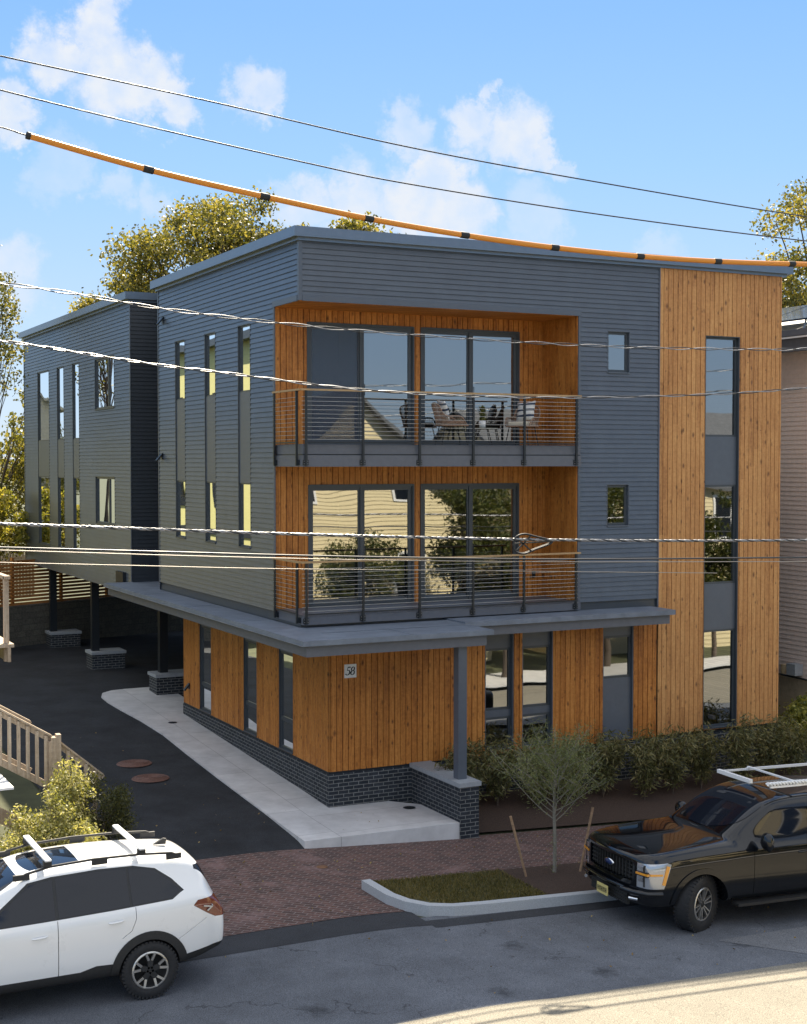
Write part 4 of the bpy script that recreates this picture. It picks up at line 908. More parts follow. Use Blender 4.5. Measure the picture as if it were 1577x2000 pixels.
        for x in (2.82, 3.84):
            mb = MB(); mb.tube([(x-.11, s*.985, 1.09), (x-.08, s*1.01, 1.092), (x+.08, s*1.01, 1.096), (x+.11, s*.985, 1.098)], .016, 8); mb.build('door_handle', MT['carblack'], root)
        for cx, r_ in ((WF, .485), (WB, .475)):
            o = carpart('wheel_arch', boolean(body, annulus(cx, WR, r_-.005, r_+.075, min(s*.5, s*1.3), max(s*.5, s*1.3), 6, 174), 'INTERSECT'), MT['carblack'], root); o.location = (0, s*.02, 0)
        mb = MB(); mb.box(1.55, 4.1, min(s*.86, s*1.04), max(s*.86, s*1.04), .36, .40); mb.build('side_step', MT['plastic'], root)
        wheel(root, WF, s*.83, WR, .28, .25, s, 'six', MT['rimsilver'], turn=R(24)); wheel(root, WB, s*.85, WR, .28, .25, s, 'six', MT['rimsilver'])
    wo = carpart('windscreen', boolean(body, wind, 'INTERSECT'), MT['carglass'], root); wo.location = (-.005, 0, .005)
    mb = MB(); mb.box(.07, .12, -.60, .60, .80, 1.10)
    for z in (.84, .90, .96, 1.02, 1.08): mb.box(.035, .08, -.59, .59, z-.008, z+.008)
    for k in range(-7, 8): mb.box(.045, .08, k*.08-.008, k*.08+.008, .81, 1.09)
    gr = mb.build('grille', MT['plastic'], root)
    mb = MB(); mb.lathe([(.001, -.005), (.118, -.005), (.125, .012)], (.02, 0, .95), 'X', 28); o = mb.build('emblem', MT['chrome'], gr); 
    for v in o.data.vertices: v.co.z = .95+(v.co.z-.95)*.42
    mb = MB(); mb.lathe([(.001, -.009), (.103, -.009), (.104, .0)], (.02, 0, .95), 'X', 28); o = mb.build('emblem_field', mat('navy_enamel', (.02, .04, .12), .2), gr)
    for v in o.data.vertices: v.co.z = .95+(v.co.z-.95)*.38
    mb = MB(); mb.box(.0, .05, -.5, .5, .42, .60)
    for z in (.45, .50, .55): mb.box(-.02, .02, -.49, .49, z-.006, z+.006)
    mb.build('lower_grille', MT['plastic'], root)
    mb = MB(); mb.tube([(-.05, -.5, .69), (-.065, 0, .695), (-.05, .5, .69)], .03, 8); mb.build('bumper', MT['carblack'], root)
    mb = MB(); mb.box(-.085, -.075, -.15, .16, .455, .61); pl = mb.build('number_plate', mat('plate_yellow', (.62, .52, .20), .4), root)
    mb = MB()
    for k in range(5):
        y = -.12+k*.055; mb.box(-.0875, -.086, y, y+.009, .495, .57); mb.box(-.0875, -.086, y+.027, y+.036, .495, .57); mb.box(-.0873, -.0858, y+.009, y+.027, .528+(k % 2)*.02, .54+(k % 2)*.02)
    mb.build('plate_characters', MT['dark'], pl)
    inner = MB(); inner.box(.5, 5.5, -.55, .55, .45, .95); inner.build('underbody', MT['plastic'], root)
    # rack over the cab
    rk = MB()
    for y in (-.62, .62): rk.box(2.9, 5.6, y-.018, y+.018, 2.03, 2.07)
    for x in (2.95, 4.2, 5.5): rk.box(x-.02, x+.02, -.64, .64, 2.07, 2.095)
    for x in (4.5, 5.6):
        for y in (-.74, .74): rk.box(x-.025, x+.025, y-.02, y+.02, 1.3, 2.07)
    for o in list(root.children):
        for q in [o]+list(o.children):
            if q.name.split('.')[0] in ('grille', 'emblem', 'emblem_field', 'lower_grille', 'number_plate', 'plate_characters', 'bumper', 'amber_strip', 'lamp_bezel', 'lamp_lens', 'fog_light'): bow(q.data)
    rack = rk.build('cargo_rack', MT['white'], root)
    mb = MB(); mb.box(2.34, 2.40, -.20, .66, 2.02, 2.08); mb.box(2.40, 3.0, .62, .65, 2.03, 2.06); mb.box(2.40, 3.0, -.65, -.62, 2.03, 2.06); mb.build('front_fairing', MT['white'], rack)
    mb = MB()
    for ph in (0, math.pi): mb.tube([(2.34+1.2*t, -.63+.022*math.cos(t*60+ph), 2.09+.022*math.sin(t*60+ph)) for t in np.linspace(0, 1, 90)], .017, 6)
    mb.build('rope', MT['white'], rack)
    return root
truck = make_truck((2.30, -7.04, zs(3)-.03), R(-3.0), R(1.3))
# ------------------------------------------------------------------ overhead cables
def smooth_path(p, n=10):
    p = [Vector(q) for q in p]; out = []
    for i in range(len(p)-1):
        a, b_, c, d = p[max(i-1, 0)], p[i], p[i+1], p[min(i+2, len(p)-1)]
        for k in range(n):
            t = k/n; out.append(.5*((2*b_)+(c-a)*t+(2*a-5*b_+4*c-d)*t*t+(3*b_-a-3*c+d)*t*t*t))
    out.append(p[-1]); return out
def extend(p, k=6):
    a, b_ = Vector(p[0]), Vector(p[1]); c, d = Vector(p[-2]), Vector(p[-1])
    return [tuple(a+(a-b_).normalized()*k*1.5)]+list(p)+[tuple(d+(d-c).normalized()*k)]
def cable(name, pts, r, material, label, twist=0, tr=None, seg=7, group=None, mats=None, pitch=.55):
    P = smooth_path(extend(pts), 12); mb = MB()
    if not twist: mb.tube(P, r, seg)
    else:
        Q = []; 
        for a, b_ in zip(P, P[1:]):
            n = max(1, int((b_-a).length/.06))
            Q += [a.lerp(b_, k/n) for k in range(n)]
        Q.append(P[-1]); s_ = 0; acc = [0]
        for a, b_ in zip(Q, Q[1:]): s_ += (b_-a).length; acc.append(s_)
        for k in range(twist):
            ph = 2*math.pi*k/twist
            mb.tube([q+Vector((0, math.cos(a/pitch*2*math.pi+ph+.6*math.sin(a*.7))*tr, math.sin(a/pitch*2*math.pi+ph+.6*math.sin(a*.7))*tr)) for q, a in zip(Q, acc)], r, 6, min(k, 1))
    o = mb.build(name, mats or material); tag(o, label, 'cable', group); return o
w1 = [(-8.47,-5.4,12.05),(-6.56,-5.4,11.86),(-3.7,-5.4,11.6),(-.42,-5.4,11.26),(3.18,-5.4,11.03),(7.57,-5.4,10.82),(13.14,-5.4,10.67)]
w2 = [(-8.47,-5.4,11.70),(-6.56,-5.4,11.41),(-4.45,-5.4,11.13),(-2.12,-5.4,10.86),(-.42,-5.4,10.70),(3.18,-5.4,10.51),(7.57,-5.4,10.39),(13.15,-5.4,10.34)]
w3 = [(-8.48,-5.4,11.25),(-6.57,-5.4,10.92),(-6.19,-5.4,10.84),(-4.53,-5.4,10.54),(-2.79,-5.4,10.31),(-1.11,-5.4,10.12),(.55,-5.4,9.99),(2.22,-5.4,9.91),(3.91,-5.4,9.88),(5.55,-5.4,9.90),(7.21,-5.4,9.96),(9.09,-5.4,10.06),(13.15,-5.4,10.39)]
w4 = [(-8.51,-5.4,8.98),(-6.59,-5.4,8.84),(-5.55,-5.4,8.75),(-4.47,-5.4,8.62),(-3.33,-5.4,8.53),(-2.13,-5.4,8.46),(-.86,-5.4,8.41),(.48,-5.4,8.38),(1.9,-5.4,8.36),(3.92,-5.4,8.36),(6.11,-5.4,8.41),(7.6,-5.4,8.47),(13.18,-5.4,8.83)]
w5 = [(-8.52,-5.4,8.22),(-6.59,-5.4,8.07),(-5.56,-5.4,7.95),(-4.47,-5.4,7.82),(-3.33,-5.4,7.72),(-2.62,-5.4,7.65),(-1.29,-5.4,7.54),(.48,-5.4,7.48),(2.39,-5.4,7.49),(4.46,-5.4,7.56),(6.12,-5.4,7.65),(7.61,-5.4,7.77),(13.2,-5.4,8.23)]
w6 = [(-8.55,-5.4,5.70),(-6.62,-5.4,5.61),(-4.49,-5.4,5.49),(-2.13,-5.4,5.36),(1.43,-5.4,5.20),(4.48,-5.4,5.10),(7.64,-5.4,5.03),(13.27,-5.4,4.94)]
w7 = [(-8.56,-5.4,5.39),(-6.62,-5.4,5.29),(-4.27,-5.4,5.16),(-2.65,-5.4,5.07),(-.6,-5.4,4.97),(2.71,-5.4,4.84),(7.65,-5.4,4.72),(13.28,-5.4,4.58)]
w8 = [(-8.54,-5.2,5.33),(-6.58,-5.2,5.24),(-4.21,-5.2,5.10),(-2.57,-5.2,5.01),(-.5,-5.2,4.91),(2.84,-5.2,4.78),(8.0,-5.2,4.62)]
w9 = [(-8.54,-5.3,5.19),(-6.59,-5.3,5.08),(-4.81,-5.3,4.98),(-2.84,-5.3,4.87),(-.32,-5.3,4.76)]
cable('overhead_cable', w1, .011, MT['cable_black'], 'thin black cable crossing the open sky, highest of all the wires')
cable('overhead_cable', w2, .011, MT['cable_black'], 'thin black cable in the sky between the highest wire and the orange sleeved one')
mess = cable('sleeved_cable', w3, .010, MT['cable_black'], 'overhead cable wrapped in an orange sleeve with black bands along the roof line')
sl = smooth_path(w3[2:], 14); mb = MB(); mb.tube(sl, .044, 12); slo = mb.build('sleeve', MT['sleeve'], mess)
bands = w3[2:12]
for i, p in enumerate(bands):
    k = min(range(len(sl)), key=lambda j: (sl[j]-Vector(p)).length); a, b_ = sl[max(k-1, 0)], sl[min(k+1, len(sl)-1)]; d = (b_-a).normalized()
    mb = MB(); L_ = .03 if i == 0 else .075
    mb.tube([sl[k]-d*L_, sl[k]-d*L_*.9, sl[k]+d*L_*.9, sl[k]+d*L_], [.046, .052, .052, .046], 14); mb.build('band', MT['black'], mess)
cable('overhead_cable', w4, .008, None, 'loosely twisted service cable passing the tops of the upper balcony doors', 2, .020, mats=[MT['cable_black'], MT['alu']], pitch=1.1)
cable('overhead_cable', w5, .0095, None, 'twisted pair of service cables passing the upper balcony rail', 2, .014, mats=[MT['cable_black'], MT['alu']], pitch=1.0)
cable('overhead_cable', w6, .013, None, 'thick lashed cable bundle across the lower balcony doors, carrying a coil', 3, .013, mats=[MT['cable_black'], MT['alu']], pitch=.3)
cable('overhead_cable', w7, .014, MT['cable_black'], 'black cable just below the thick bundle, above the lower balcony rail')
cable('overhead_cable', w8, .007, MT['wirepale'], 'thin pale cable running close behind the black cable at lower balcony rail height')
cable('overhead_cable', w9, .006, MT['wirepale'], 'thinnest and lowest pale wire, across the foot of the grey left wall')
# storage coil
cr = empty('cable_coil', (1.82, -5.4, 5.13)); tag(cr, 'black coil of spare cable looped on a racket shaped frame on the thick bundle', 'cable coil')
mb = MB()
fr_ = [(-.36, 0), (-.32, .12), (-.16, .17), (.04, .13), (.38, .03), (.04, -.09), (-.16, -.15), (-.32, -.11), (-.36, 0)]
mb.tube(smooth_path([(x, .0, z-.02) for x, z in fr_], 5), .015, 8); mb.tube(smooth_path([(x*.96, .03, z*.95-.015) for x, z in fr_], 5), .011, 8); mb.build('loop', MT['black'], cr)
mb = MB(); mb.beam((-.30, .0, .09), (-.02, .0, -.13), .02, .02); mb.beam((-.30, .0, -.11), (-.02, .0, .13), .02, .02); mb.beam((-.35, .0, .0), (.36, .0, .02), .02, .02); mb.build('bracket', MT['dark'], cr)

# ------------------------------------------------------------------ neighbours, walls and fences
def neighbour_right():
    r = empty('neighbour_house', (16, 8, -.8)); ofs = -Vector(r.location)
    tag(r, 'tan clapboard house with solar panels on its roof at the right edge', 'house')
    def pt(o, p=r):
        o.parent = p
        if p is r: o.location = ofs
        return o
    P = mapper('X-', 14.0)
    mb = MB(); siding(mb, P, .6, 18, 1.12, 9.15, (), .115, .018); siding(mb, mapper('Y-', .6), 14.0, 22, 1.12, 9.15, (), .115, .018); mb.box(14.03, 22, .7, 18, 9.0, 9.15); pt(mb.build('clapboard_wall', mat('tan_clapboard', (.80, .655, .57), .6, noise=.08)))
    for u0, z0 in ((15.4, 5.6), (18.6, 5.6), (15.4, 2.0), (18.6, 2.0)):
        mb = MB(); Pn = mapper('Y-', .6); pbox(mb, Pn, u0-.1, u0+1.1, -.02, .05, z0-.1, z0+1.7); w = pt(mb.build('window', MT['white'])); mb = MB(); pbox(mb, Pn, u0, u0+1, .02, .055, z0, z0+1.6); mb.build('pane', MT['carglass'], w)
    mb = MB(); mb.box(14.06, 22, .7, 18, -1.8, 1.1); pt(mb.build('foundation', mat('tan_render', (.48, .38, .26), .8, noise=.2)))
    mb = MB(); mb.box(13.45, 22.6, .1, 18.5, 9.15, 9.22); mb.box(13.40, 13.46, .1, 18.5, 9.10, 9.62); mb.box(13.30, 13.395, .1, 18.5, 9.46, 9.60); mb.box(13.46, 22.6, .1, 18.5, 9.22, 9.60); e_ = pt(mb.build('eave', MT['fascia']))
    mb = MB(); mb.box(13.28, 13.30, .1, 18.5, 9.40, 9.44); mb.build('gutter_edge', MT['white'], e_)
    ax = Vector((.80, 0, .26)).normalized(); nz = Vector((-.26, 0, .80)).normalized()
    mb = MB(); mb.obox((15.3, 9, 9.96), ax*1.7, (0, 9.0, 0), nz*.05); pt(mb.build('roof', MT['dark']))
    mb = MB()
    for k in range(8): mb.obox((14.6, 1.9+2.1*k, 10.18), ax*.95, (0, 1.02, 0), nz*.022)
    pt(mb.build('solar_panel', [mat('solar_cells', (.03, .05, .09), .12, metal=.3)]))
    mb = MB()
    for k in range(8): mb.beam((13.75, 1.4+2.1*k, 9.63), (13.85, 1.4+2.1*k, 9.96), .04, .03)
    pt(mb.build('panel_strut', MT['alu']))
    mb = MB(); mb.box(13.72, 13.98, 1.55, 1.85, 1.20, 1.48); pt(mb.build('meter_box', MT['stone']))
    mb = MB(); mb.tube([(13.86, 2.05, 1.2), (13.86, 2.05, 1.42)], .11, 16); pt(mb.build('meter', mat('tan_meter', (.5, .38, .22), .5)))
    mb = MB(); mb.tube([(13.88, 1.0, 1.12), (13.88, 3.0, 1.16), (13.88, 3.2, .2)], .025, 8); pt(mb.build('conduit', MT['dark']))
neighbour_right()
mb = MB(); mb.box(13.2, 13.5, 2.5, 2.8, -1, 1.75); o = mb.build('chimney_flue', MT['brick']); tag(o, 'dark brick post standing between the cedar tower and the tan house', 'brick post')

def gable_house(name, label, x0, x1, y0, y1, z0, ze, zr, wallm, roofm, ridge='Y', wins=(), trimm='white', kindface='Y+'):
    r = empty(name, ((x0+x1)/2, (y0+y1)/2, z0)); tag(r, label, 'house'); ofs = -Vector(r.location)
    def pt(o, p=r):
        o.parent = p
        if p is r: o.location = ofs
        return o
    xm, ym = (x0+x1)/2, (y0+y1)/2
    mb = MB(); P1 = mapper('Y+', y1); P2 = mapper('X-', x0); P3 = mapper('X+', x1); P4 = mapper('Y-', y0)
    siding(mb, P1, x0, x1, z0, ze, (), .14, .02); siding(mb, P2, y0, y1, z0, ze, (), .14, .02); siding(mb, P3, y0, y1, z0, ze, (), .14, .02); siding(mb, P4, x0, x1, z0, ze, (), .14, .02)
    n = int((zr-ze)/.14)
    for k in range(n):
        za, zb = ze+k*.14, ze+(k+1)*.14; fa, fb = (zr-za)/(zr-ze), (zr-zb)/(zr-ze)
        if ridge == 'Y':
            for yy, s in ((y1, 1), (y0, -1)):
                h = (x1-x0)/2; mb.quad((xm-h*fa, yy+.02*s, za), (xm+h*fa, yy+.02*s, za), (xm+h*fb, yy, zb), (xm-h*fb, yy, zb))
        else:
            for xx, s in ((x1, 1), (x0, -1)):
                h = (y1-y0)/2; mb.quad((xx+.02*s, ym-h*fa, za), (xx+.02*s, ym+h*fa, za), (xx, ym+h*fb, zb), (xx, ym-h*fb, zb))
    pt(mb.build('wall', wallm))
    mb = MB(); ov = .35
    if ridge == 'Y':
        for s in (-1, 1):
            xe = xm+s*((x1-x0)/2+ov); zz = ze-ov*(zr-ze)/((x1-x0)/2)
            mb.add([(xm, y0-ov, zr+.08), (xm, y1+ov, zr+.08), (xe, y1+ov, zz+.08), (xe, y0-ov, zz+.08), (xm, y0-ov, zr-.06), (xm, y1+ov, zr-.06), (xe, y1+ov, zz-.06), (xe, y0-ov, zz-.06)], [(0,1,2,3),(4,5,6,7),(0,1,5,4),(1,2,6,5),(2,3,7,6),(3,0,4,7)])
    else:
        for s in (-1, 1):
            ye = ym+s*((y1-y0)/2+ov); zz = ze-ov*(zr-ze)/((y1-y0)/2)
            mb.add([(x0-ov, ym, zr+.08), (x1+ov, ym, zr+.08), (x1+ov, ye, zz+.08), (x0-ov, ye, zz+.08), (x0-ov, ym, zr-.06), (x1+ov, ym, zr-.06), (x1+ov, ye, zz-.06), (x0-ov, ye, zz-.06)], [(0,1,2,3),(4,5,6,7),(0,1,5,4),(1,2,6,5),(2,3,7,6),(3,0,4,7)])
    pt(mb.build('roof', roofm, fix=True))
    for (face, c, u0, u1, za, zb) in wins:
        P = mapper(face, c); mb = MB(); pbox(mb, P, u0-.1, u1+.1, 0, .05, za-.1, zb+.1, 0); w = pt(mb.build('window', MT[trimm]))
        mb = MB(); pbox(mb, P, u0, u1, .02, .055, za, zb); pbox(mb, P, u0, u1, .05, .065, (za+zb)/2-.02, (za+zb)/2+.02); mb.build('pane', MT['carglass'], w)
    return r
cream = mat('cream_clapboard', (.66, .56, .34), .6, noise=.06); greyshin = mat('grey_clapboard', (.33, .33, .33), .7, noise=.1); shingle = mat('slate_shingle', (.10, .105, .115), .8, noise=.3, nscale=6)
gable_house('opposite_house', 'cream gabled house across the street, seen mirrored in the balcony doors', 7.4, 16.2, -32, -20.3, -1, 4.9, 9.0, cream, shingle, 'Y', [('Y+', -20.3, 9.2, 10.1, 5.0, 6.4), ('Y+', -20.3, 13.4, 14.3, 5.0, 6.4), ('Y+', -20.3, 8.6, 9.6, 1.2, 2.9), ('Y+', -20.3, 13.6, 14.6, 1.2, 2.9)])
gable_house('opposite_house', 'cream two storey house across the street mirrored in the tall tower windows', 19.5, 32, -31, -20.8, -1.4, 5.6, 8.6, cream, shingle, 'X', [('Y+', -20.8, 21, 22, 3.4, 5), ('Y+', -20.8, 24, 25, 3.4, 5), ('Y+', -20.8, 27, 28, 3.4, 5), ('Y+', -20.8, 22, 23, .4, 2.1), ('Y+', -20.8, 26, 27, .4, 2.1)])
gable_house('rear_house', 'pale grey clapboard house with a grey hipped roof at the far left edge', -7.0, 2.05, 50, 60, 0, 9.3, 12.0, greyshin, mat('pale_roof', (.30, .30, .30), .8, noise=.2), 'Y', [('Y-', 50, .0, .9, 5.5, 7.2)])
# sheathed building to the left of the frame that the side windows and walls mirror
lb = empty('sheathed_building', (-13, 30, 0)); tag(lb, 'unfinished building sheathed in yellow boards, mirrored in the tall left side windows', 'building')
mb = MB(); mb.box(-18, -9.2, 17, 46, -.5, 11.2); o = mb.build('sheathed_wall', mat('yellow_sheathing', (.50, .465, .18), .7, noise=.06), lb); o.location = -Vector(lb.location)
mb = MB(); mb.box(-18.4, -8.8, 16.6, 46.4, 11.2, 11.5); o = mb.build('roof', MT['dark'], lb); o.location = -Vector(lb.location)
mb = MB()
for z in (3.4, 6.6): mb.box(-9.2, -9.16, 17, 46, z, z+.22)
o = mb.build('seam_tape', MT['dark'], lb); o.location = -Vector(lb.location)
for k in range(5):
    for z in (1.2, 4.5, 7.8):
        mb = MB(); mb.box(-9.19, -9.14, 20+5.2*k, 21.2+5.2*k, z, z+1.5); o = mb.build('window', MT['carglass'], lb); o.location = -Vector(lb.location)

# retaining wall and the slatted fence standing on it, at the back of the carport
mb = MB(); a, b_ = Vector((-8, 19.6, 0)), Vector((6.4, 26.0, 0)); mb.beam(a+Vector((0, 0, .7)), b_+Vector((0, 0, .7)), .3, 1.9)
tag(mb.build('retaining_wall', brick_mat('grey_block', (.15, .135, .105), (.11, .10, .08), (.09, .085, .07), .4, .2, .01)), 'grey block retaining wall behind the carport columns', 'wall')
fr = empty('slat_fence', (a+b_)/2); tag(fr, 'orange stained fence of spaced horizontal slats on top of the retaining wall', 'fence')
d = (b_-a).normalized(); nrm = Vector((-d.y, d.x, 0)); half = (b_-a).length/2
slatm = wood_mat('orange_stained_slats', [(.28, .10, .03), (.45, .18, .05), (.6, .27, .09)], 2.3, knots=False)
mb = MB()
for k in range(13): mb.obox((0, 0, 1.70+.118*k), d*half, nrm*.012, (0, 0, .043))
mb.build('slats', slatm, fr)
for k in range(9): mb = MB(); mb.obox(d*(-half+k*half/4)+Vector((0, 0, 2.4))+nrm*.06, d*.045, nrm*.045, (0, 0, .85)); mb.build('post', slatm, fr)
# upright picket boards seen above it at the far left
pf = empty('board_fence', (-2, 33, 1)); tag(pf, 'dark upright board fence under yellow leaves at the far left', 'fence')
mb = MB()
for k in range(70): mb.box(-5+k*.13, -5+k*.13+.11, 0, .02, 0, 1.9+.04*math.sin(k*1.7))
mb.build('boards', MT['weathered'], pf); mb = MB(); mb.box(-5, 4.1, .02, .06, .5, .6); mb.box(-5, 4.1, .02, .06, 1.5, 1.6); mb.build('rails', MT['weathered'], pf)

# stair railing of the neighbouring porch, in the lower left corner
gf = empty('stair_railing', (-5.03, -1.5, -.3)); tag(gf, 'weathered wooden stair railing with upright balusters above the sunlit shrubs', 'railing')
def rl(x): return (3.16-(x+7.2)*.613) if x < -5.0 else 1.80-(x+5.0)*.86
def grel(p): return (p[0]+5.03, p[1]+1.5, p[2]+.3)
for (xa, xb, y) in ((-7.6, -5.08, -1.5), (-5.0, -4.2, -1.42), (-7.6, -5.2, -.45)):
    mb = MB(); mb.beam(grel((xa, y, rl(xa))), grel((xb, y, rl(xb))), .04, .10); mb.beam(grel((xa, y, rl(xa)+.062)), grel((xb, y, rl(xb)+.062)), .12, .028); mb.build('top_rail', MT['weathered'], gf)
    mb = MB(); mb.beam(grel((xa, y, rl(xa)-.80)), grel((xb, y, rl(xb)-.80)), .045, .11); mb.build('bottom_rail', MT['weathered'], gf)
    x = xa+.06
    while x < xb-.03 and y < -1:
        p = grel((x, y, 0)); mb = MB(); mb.box(p[0]-.028, p[0]+.028, p[1]-.06, p[1]-.024, .3+rl(x)-.84, .3+rl(x)+.02); mb.build('baluster', MT['weathered'], gf); x += .148
mb = MB(); mb.box(-.07, .03, -.10, .06, -.2, 2.20); mb.box(.03, .10, -.08, .06, -.2, 2.24); mb.box(-.11, -.07, -.09, .06, -.2, 2.14); mb.build('post', MT['weathered'], gf)
st = empty('porch_stairs', (-6, -2.1, -.3)); tag(st, 'white painted porch steps lying in the sun in front of the stair railing', 'steps')
for k in range(5):
    x = -7.3+.27*k; z = 2.05-.165*k; mb = MB(); mb.box(x+6, x+6.30, -.55, .5, z+.3-.035, z+.3); mb.build('tread', MT['white'], st)
mb = MB(); mb.prism([(-1.5, 2.1), (1.2, .45), (1.2, .2), (-1.5, 1.8)], .50, .54); mb.build('stringer', MT['weathered'], st)
# porch corner at the far left edge
pr = empty('wooden_porch', (-5.2, 4.2, 3)); tag(pr, 'corner of a raised wooden porch with balusters at the left edge', 'porch')
mb = MB(); mb.box(-3.0, .16, -2.6, .2, .02, .08); mb.box(-3.0, .10, .08, .14, -.25, .02); mb.box(.04, .10, -2.6, .14, -.25, .02); mb.build('floor', MT['weathered'], pr)
mb = MB(); mb.box(-3.0, .14, .0, .10, 1.28, 1.34); mb.box(.0, .10, -2.6, .0, 1.28, 1.34); mb.box(-3.0, .08, .03, .07, .15, .22); mb.build('top_rail', MT['weathered'], pr)
for k in range(22): mb = MB(); mb.box(-.12-.13*k, -.07-.13*k, .03, .07, .2, 1.28); mb.build('baluster', MT['weathered'], pr)
for x, y in ((.0, .0), (.0, -2.5)): mb = MB(); mb.box(x, x+.09, y, y+.09, -.25, 1.32); mb.build('post', MT['weathered'], pr)
for x, y in ((-.30, .0), (-2.9, .0), (-.30, -2.5), (-2.9, -2.5)):
    mb = MB(); mb.box(x, x+.12, y, y+.12, -3.3, -.0); mb.build('post', MT['weathered'], pr)
mb = MB(); mb.box(.12, .34, .1, .3, 1.10, 1.26); o = mb.build('floodlight', MT['white'], pr)

# driveway covers and pad drains
for (x, y, s_, lb_) in ((-1.90, 4.72, .36, 'round rust brown manhole cover in the driveway, the farther of the pair'), (-1.93, 3.42, .37, 'round rust brown manhole cover in the driveway, the nearer of the pair')):
    mb = MB(); z = G(x, y)+.004; mb.lathe([(.001, .018), (s_-.04, .018), (s_-.035, .010), (s_-.02, .018), (s_, .016), (s_+.02, .0)], (x, y, z), 'Z', 40)
    for k in range(6): mb.lathe([(.03+.05*k, .018), (.035+.05*k, .024), (.045+.05*k, .024), (.05+.05*k, .018)], (x, y, z), 'Z', 40)
    tag(mb.build('manhole_cover', mat('rusty_iron', (.13, .062, .045), .7, noise=.4, nscale=20)), lb_, 'manhole cover', 'manhole covers in the driveway')
for (x, y, z, lb_) in ((2.02, -.62, -.265, 'small dark drain grate in the concrete pad beside the brick pier'), (.02, 8.1, .115, 'small dark drain grate in the walk near the rear end of the cedar wall')):
    mb = MB(); mb.lathe([(.001, .012), (.09, .012), (.12, .004)], (x, y, z), 'Z', 24); tag(mb.build('drain_grate', MT['dark']), lb_, 'drain')
mb = MB(); x, y = -.9, -3.1; mb.lathe([(.001, .014), (.08, .014), (.1, .004)], (x, y, G(x, y)+.006), 'Z', 20); tag(mb.build('valve_cover', mat('rusty_lid', (.16, .08, .04), .8, noise=.4)), 'small rusty valve lid set in the brick sidewalk', 'valve cover')

# ------------------------------------------------------------------ balcony furniture
MT['rope'] = mat('brown_rope', (.30, .19, .13), .8, noise=.3, nscale=30); MT['cush'] = mat('cream_cushion', (.62, .55, .43), .9, noise=.06, bump=.3)
def stripe_mat():
    m, nt, N, L, b = nodes_of('striped_fabric'); tc = N.new('ShaderNodeTexCoord'); sp = N.new('ShaderNodeSeparateXYZ'); L.new(tc.outputs['Object'], sp.inputs[0])
    f = math_(N, L, 'FRACT', math_(N, L, 'MULTIPLY', math_(N, L, 'ADD', sp.outputs[2], math_(N, L, 'MULTIPLY', sp.outputs[0], .12)), 8.0)); g_ = math_(N, L, 'LESS_THAN', f, .36)
    mx = N.new('ShaderNodeMixRGB'); mx.inputs[1].default_value = (.72, .70, .66, 1); mx.inputs[2].default_value = (.035, .05, .085, 1); L.new(g_, mx.inputs[0]); L.new(mx.outputs[0], b.inputs['Base Color']); b.inputs['Roughness'].default_value = .9
    return m
MT['stripe'] = stripe_mat()
def chair(loc, rz, label, seatm):
    r = empty('patio_chair', loc, rz); tag(r, label, 'chair', 'patio chairs on the upper balcony')
    # faces local +x
    mb = MB(); mb.tube(smooth_path([(-.26, -.27, .40), (.26, -.25, .40), (.27, 0, .40), (.26, .25, .40), (-.26, .27, .40), (-.28, 0, .40), (-.26, -.27, .40)], 6), .014, 7)
    mb.tube(smooth_path([(.24, -.27, .42), (.10, -.31, .58), (-.22, -.30, .60), (-.34, -.24, .80), (-.38, 0, .86), (-.34, .24, .80), (-.22, .30, .60), (.10, .31, .58), (.24, .27, .42)], 6), .015, 7)
    mb.build('frame', MT['rope'], r)
    mb = MB()
    top = smooth_path([(.10, -.31, .58), (-.22, -.30, .60), (-.34, -.24, .80), (-.38, 0, .86), (-.34, .24, .80), (-.22, .30, .60), (.10, .31, .58)], 7); bot = smooth_path([(.16, -.27, .40), (-.16, -.27, .40), (-.26, -.2, .40), (-.28, 0, .40), (-.26, .2, .40), (-.16, .27, .40), (.16, .27, .40)], 7)
    for p, q in zip(top, bot): mb.tube([p, q], .006, 5)
    mb.build('woven_cords', MT['rope'], r)
    for sx, sy in ((.2, .2), (.2, -.2), (-.2, .2), (-.2, -.2)):
        mb = MB(); mb.tube([(sx, sy, .40), (sx*1.35, sy*1.3, 0)], .011, 7); mb.build('leg', MT['black'], r)
    mb = MB(); mb.box(-.23, .24, -.23, .23, .41, .50); o = mb.build('seat_cushion', seatm, r); md = o.modifiers.new('b', 'BEVEL'); md.width = .035; md.segments = 3
    return r
def cushion(loc, rz, label, tilt):
    bm = bmesh.new(); bmesh.ops.create_cube(bm, size=1); bmesh.ops.subdivide_edges(bm, edges=bm.edges, cuts=5, use_grid_fill=True)
    for v in bm.verts:
        y, z = v.co.y*2, v.co.z*2; f = (1-abs(y)**3)*(1-abs(z)**3); v.co.x *= .03+.15*f; pin = 1-.10*(1-abs(y*z)); v.co.y *= .44*pin; v.co.z *= .42*pin
    me = bpy.data.meshes.new('cushion'); bm.to_mesh(me); bm.free(); me.materials.append(MT['stripe']); me.polygons.foreach_set('use_smooth', [True]*len(me.polygons))
    o = link(bpy.data.objects.new('striped_cushion', me)); o.location = loc; o.rotation_euler = (R(tilt*.3), R(-tilt), rz); tag(o, label, 'cushion', 'striped cushions'); return o
ZD = 6.783
chair((3.62, .62, ZD), R(-12), 'brown rope patio chair facing right on the upper balcony, left of the potted plant', MT['rope'])
cushion((3.46, .66, ZD+.71), R(-12), 'navy and white striped cushion on the chair left of the potted plant', 18)
chair((5.30, .60, ZD), R(215), 'cream cushioned rope patio chair by the railing at the right of the upper balcony', MT['cush'])
cushion((5.42, .64, ZD+.72), R(205), 'navy and white striped cushion on the chair right of the potted plant', 14)
